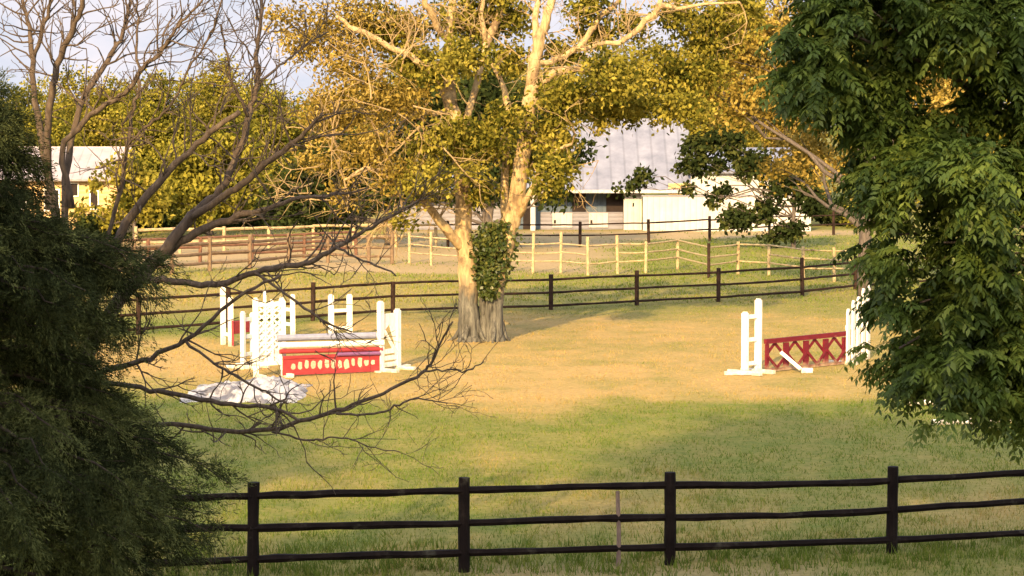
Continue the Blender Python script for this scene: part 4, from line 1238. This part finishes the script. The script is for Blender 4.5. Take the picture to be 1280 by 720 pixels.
def roof_slab(root, name, mat, x0, x1, ye, ze, yr, zr, t=0.09):
    o = np.array(root.location)
    mb = MB(o)
    n = np.array((0, -(zr - ze), yr - ye)); n = n / np.linalg.norm(n)
    a = [np.array((x0, ye, ze)), np.array((x1, ye, ze)), np.array((x1, yr, zr)), np.array((x0, yr, zr))]
    vs = a + [q - n * t for q in a]
    mb._add(vs, [(0, 1, 2, 3), (7, 6, 5, 4), (0, 4, 5, 1), (1, 5, 6, 2), (2, 6, 7, 3), (3, 7, 4, 0)])
    return mb.build(name, mat, root)

YB = 118.0
bx = lambda px: (px - 640) * YB / FPX
bz = lambda py, Y=YB: P(640, py, Y)[2]
barn = thing('barn', 'long white horse barn with a shade-tinted stall front and a pale metal roof', 'barn', (0, YB, 0))
yf = YB
ez = bz(238)
# main body behind the stall front
wallbox(barn, 'wall', M['shade_blue_wall'], bx(640), bx(787), yf + 1.2, yf + 9.0, 0, ez + 0.05)['label'] = 'stall front with shade painted in as blue grey'
wallbox(barn, 'wall', M['grey_wall'], bx(495), bx(640) - 0.01, yf + 1.15, yf + 9.0, 0, ez + 0.04)
roof_slab(barn, 'roof', M['metal_roof'], bx(480), bx(868), yf - 0.35, bz(238) + 0.02, yf + 5.0, 5.45)
roof_slab(barn, 'roof', M['metal_roof'], bx(480), bx(868), yf + 10.4, bz(238) + 0.02, yf + 5.0 + 0.004, 5.445)
# gable ends
for gx in (bx(497), bx(862)):
    mb = MB((0, YB, 0)); mb.prism([(1.2, ez - 0.05), (9.0, ez - 0.05), (5.0, 5.2)], (gx, yf, 0), (0, 1, 0), (0, 0, 1), 0.12); mb.build('gable', M['white_wall'], barn)
# porch posts, stall openings, half doors
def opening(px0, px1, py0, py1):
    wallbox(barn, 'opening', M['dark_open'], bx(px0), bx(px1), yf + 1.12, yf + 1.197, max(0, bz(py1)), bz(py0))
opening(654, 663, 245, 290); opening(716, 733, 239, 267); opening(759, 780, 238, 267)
wallbox(barn, 'kick_board', M['grey_wall'], bx(676), bx(780), yf + 1.0, yf + 1.11, 0, bz(266))
for a_, b_ in ((691, 716), (737, 761)):
    d_ = wallbox(barn, 'stall_door', M['white_wall'], bx(a_), bx(b_), yf + 0.92, yf + 0.99, max(0.12, bz(289)), bz(267))
    la = MB((0, YB, 0)); la.box((bx(a_) + 0.12, yf + 0.90, bz(278)), (0.10, 0.04, 0.16)); la.build('latch', M['dark_open'], d_)
for a_, b_ in ((663, 669),):
    wallbox(barn, 'porch_post', M['white_wall'], bx(a_), bx(b_), yf - 0.1, yf + 0.1, 0, bz(238) - 0.02)
wallbox(barn, 'sliding_door', M['white_wall'], bx(780), bx(803) - 0.02, yf + 0.3, yf + 0.42, 0, bz(238) - 0.03)
wallbox(barn, 'fascia', M['white_wall'], bx(480), bx(868), yf - 0.42, yf - 0.36, bz(241), bz(238) + 0.03)

annex = thing('barn_annex', 'low plain white shed wall joined to the right end of the barn', 'shed', (bx(900), YB - 1, 0))
wallbox(annex, 'wall', M['white_wall'], bx(803), bx(1012), yf - 0.6, yf - 0.3, 0, bz(245))
wallbox(annex, 'cap', M['grey_wall'], bx(801), bx(1014), yf - 0.65, yf - 0.25, bz(245) + 0.003, bz(245) + 0.05)
wallbox(annex, 'wall', M['white_wall'], bx(864), bx(1000), yf + 0.2, yf + 5.0, 0, bz(214))
roof_slab(annex, 'roof', M['metal_roof'], bx(858), bx(1006), yf - 0.15, bz(214) - 0.02, yf + 5.2, bz(192) + 0.25)
wallbox(annex, 'eave_board', M['tan_wall'], bx(835), bx(863), yf - 0.28, yf - 0.2, bz(243), bz(229))

YH = 112.0
hx = lambda px: (px - 640) * YH / FPX
hz = lambda py: P(640, py, YH)[2]
house = thing('house', 'tan house with a pale pinkish roof behind the cedar on the left', 'house', (hx(80), YH, 0))
wallbox(house, 'wall', M['tan_wall'], hx(-40), hx(147), YH, YH + 6, 0, hz(222))
roof_slab(house, 'roof', M['pink_roof'], hx(-50), hx(152), YH - 0.5, hz(224), YH + 3, hz(186))
roof_slab(house, 'roof', M['pink_roof'], hx(-50), hx(152), YH + 6.5, hz(224), YH + 3 + 0.004, hz(186) - 0.004)
mb = MB((hx(80), YH, 0)); mb.prism([(0, hz(224)), (6, hz(224)), (3, hz(188))], (hx(146), YH, 0), (0, 1, 0), (0, 0, 1), 0.1); mb.build('gable', M['tan_wall'], house)
for a_, b_, c_, d_ in ((55, 75, 236, 264), (84, 99, 228, 246), (112, 124, 238, 262), (20, 34, 236, 262)):
    w_ = wallbox(house, 'window', M['white_paint'], hx(a_), hx(b_), YH - 0.05, YH - 0.003, hz(d_), hz(c_))
    mb = MB((hx(80), YH, 0)); mb.box(((hx(a_) + hx(b_)) / 2, YH - 0.06, (hz(c_) + hz(d_)) / 2), (hx(b_) - hx(a_) - 0.12, 0.012, hz(c_) - hz(d_) - 0.12)); mb.build('pane', M['dark_open'], w_)

# ------------------------------------------------------------------ trees behind the camera whose long shade covers the near field
EL, AZ = R(23), R(14)
for i, (x, y, top) in enumerate([(-32, -10, 24.6), (-25, -12, 25.2), (-18.4, -10, 24.4), (-13.2, -13, 19.8), (-8.0, -10, 24.4), (-2, -13, 25.4), (5, -10, 24.6)]):
    r = np.random.default_rng(500 + i)
    lobes = []
    for k in range(9):
        z = 6 + (top - 7.5) * (k + .5) / 9
        a = r.uniform(0, 6.28)
        lobes.append((x + math.cos(a) * 1.4, y + math.sin(a) * 1.4, z, 2.9, 2.9, 1.9))
    tree('shade_tree', 'tall tree behind the viewer, throwing shade over the near field', (x, y), top, lobes, 8000, 0.6, 0.36, M['leaf_yellowgreen'], M['grey_bark'], 0.3, 520 + i, group='tall trees behind the viewer', clump=0.9, per=24, sub=3)

# ------------------------------------------------------------------ light
sdir = Vector((math.sin(AZ) * math.cos(EL), math.cos(AZ) * math.cos(EL), -math.sin(EL)))
sl = bpy.data.lights.new('sun', 'SUN')
sl.energy = 3.4
sl.angle = R(0.6)
sl.color = (1.0, 0.68, 0.31)
so = bpy.data.objects.new('sun', sl)
COL.objects.link(so)
so.rotation_euler = sdir.to_track_quat('-Z', 'Y').to_euler()
so.location = (-20, -40, 40)

w = bpy.data.worlds.new('World')
sc.world = w
w.use_nodes = True
nt = w.node_tree
bg = nt.nodes['Background']
sky = nt.nodes.new('ShaderNodeTexSky')
sky.sky_type = 'NISHITA'
sky.sun_disc = False
sky.sun_elevation = EL
sky.sun_rotation = math.pi + AZ
sky.air_density = 1.0
sky.dust_density = 4.0
tc = nt.nodes.new('ShaderNodeTexCoord')
mp = nt.nodes.new('ShaderNodeMapping')
mp.inputs['Scale'].default_value = (1, 1, 3.5)
nt.links.new(tc.outputs['Generated'], mp.inputs[0])
nz = noise(nt, mp.outputs[0], 6.0, 7, 0.55)
k = ramp(nt, nz, [(0.42, (0, 0, 0)), (0.68, (1, 1, 1))])
cm = mix(nt, k, sky.outputs[0], (4.3, 3.9, 3.7))
# a lilac grey cloud bank lying along the horizon
sx = nt.nodes.new('ShaderNodeSeparateXYZ')
nt.links.new(tc.outputs['Generated'], sx.inputs[0])
ma = nt.nodes.new('ShaderNodeMath'); ma.operation = 'MULTIPLY_ADD'
nt.links.new(nz, ma.inputs[0]); ma.inputs[1].default_value = -0.25
nt.links.new(sx.outputs['Z'], ma.inputs[2])
kb = ramp(nt, ma.outputs[0], [(0.0, (1, 1, 1)), (0.14, (0, 0, 0))])
mp2 = nt.nodes.new('ShaderNodeMapping'); mp2.inputs['Scale'].default_value = (1, 1, 2.2)
nt.links.new(tc.outputs['Generated'], mp2.inputs[0])
nz2 = noise(nt, mp2.outputs[0], 14.0, 6, 0.6)
bank = ramp(nt, nz2, [(0.35, (1.5, 1.62, 1.9)), (0.65, (2.15, 2.0, 2.1))])
cm = mix(nt, kb, cm, bank)
nt.links.new(cm, bg.inputs[0])
bg.inputs[1].default_value = 0.15

vs = sc.view_settings
vs.view_transform = 'Standard'
vs.look = 'None'
vs.gamma = 1
vs.exposure = 1.66
sc.cycles.max_bounces = 6
sc.cycles.diffuse_bounces = 3
sc.cycles.transmission_bounces = 4
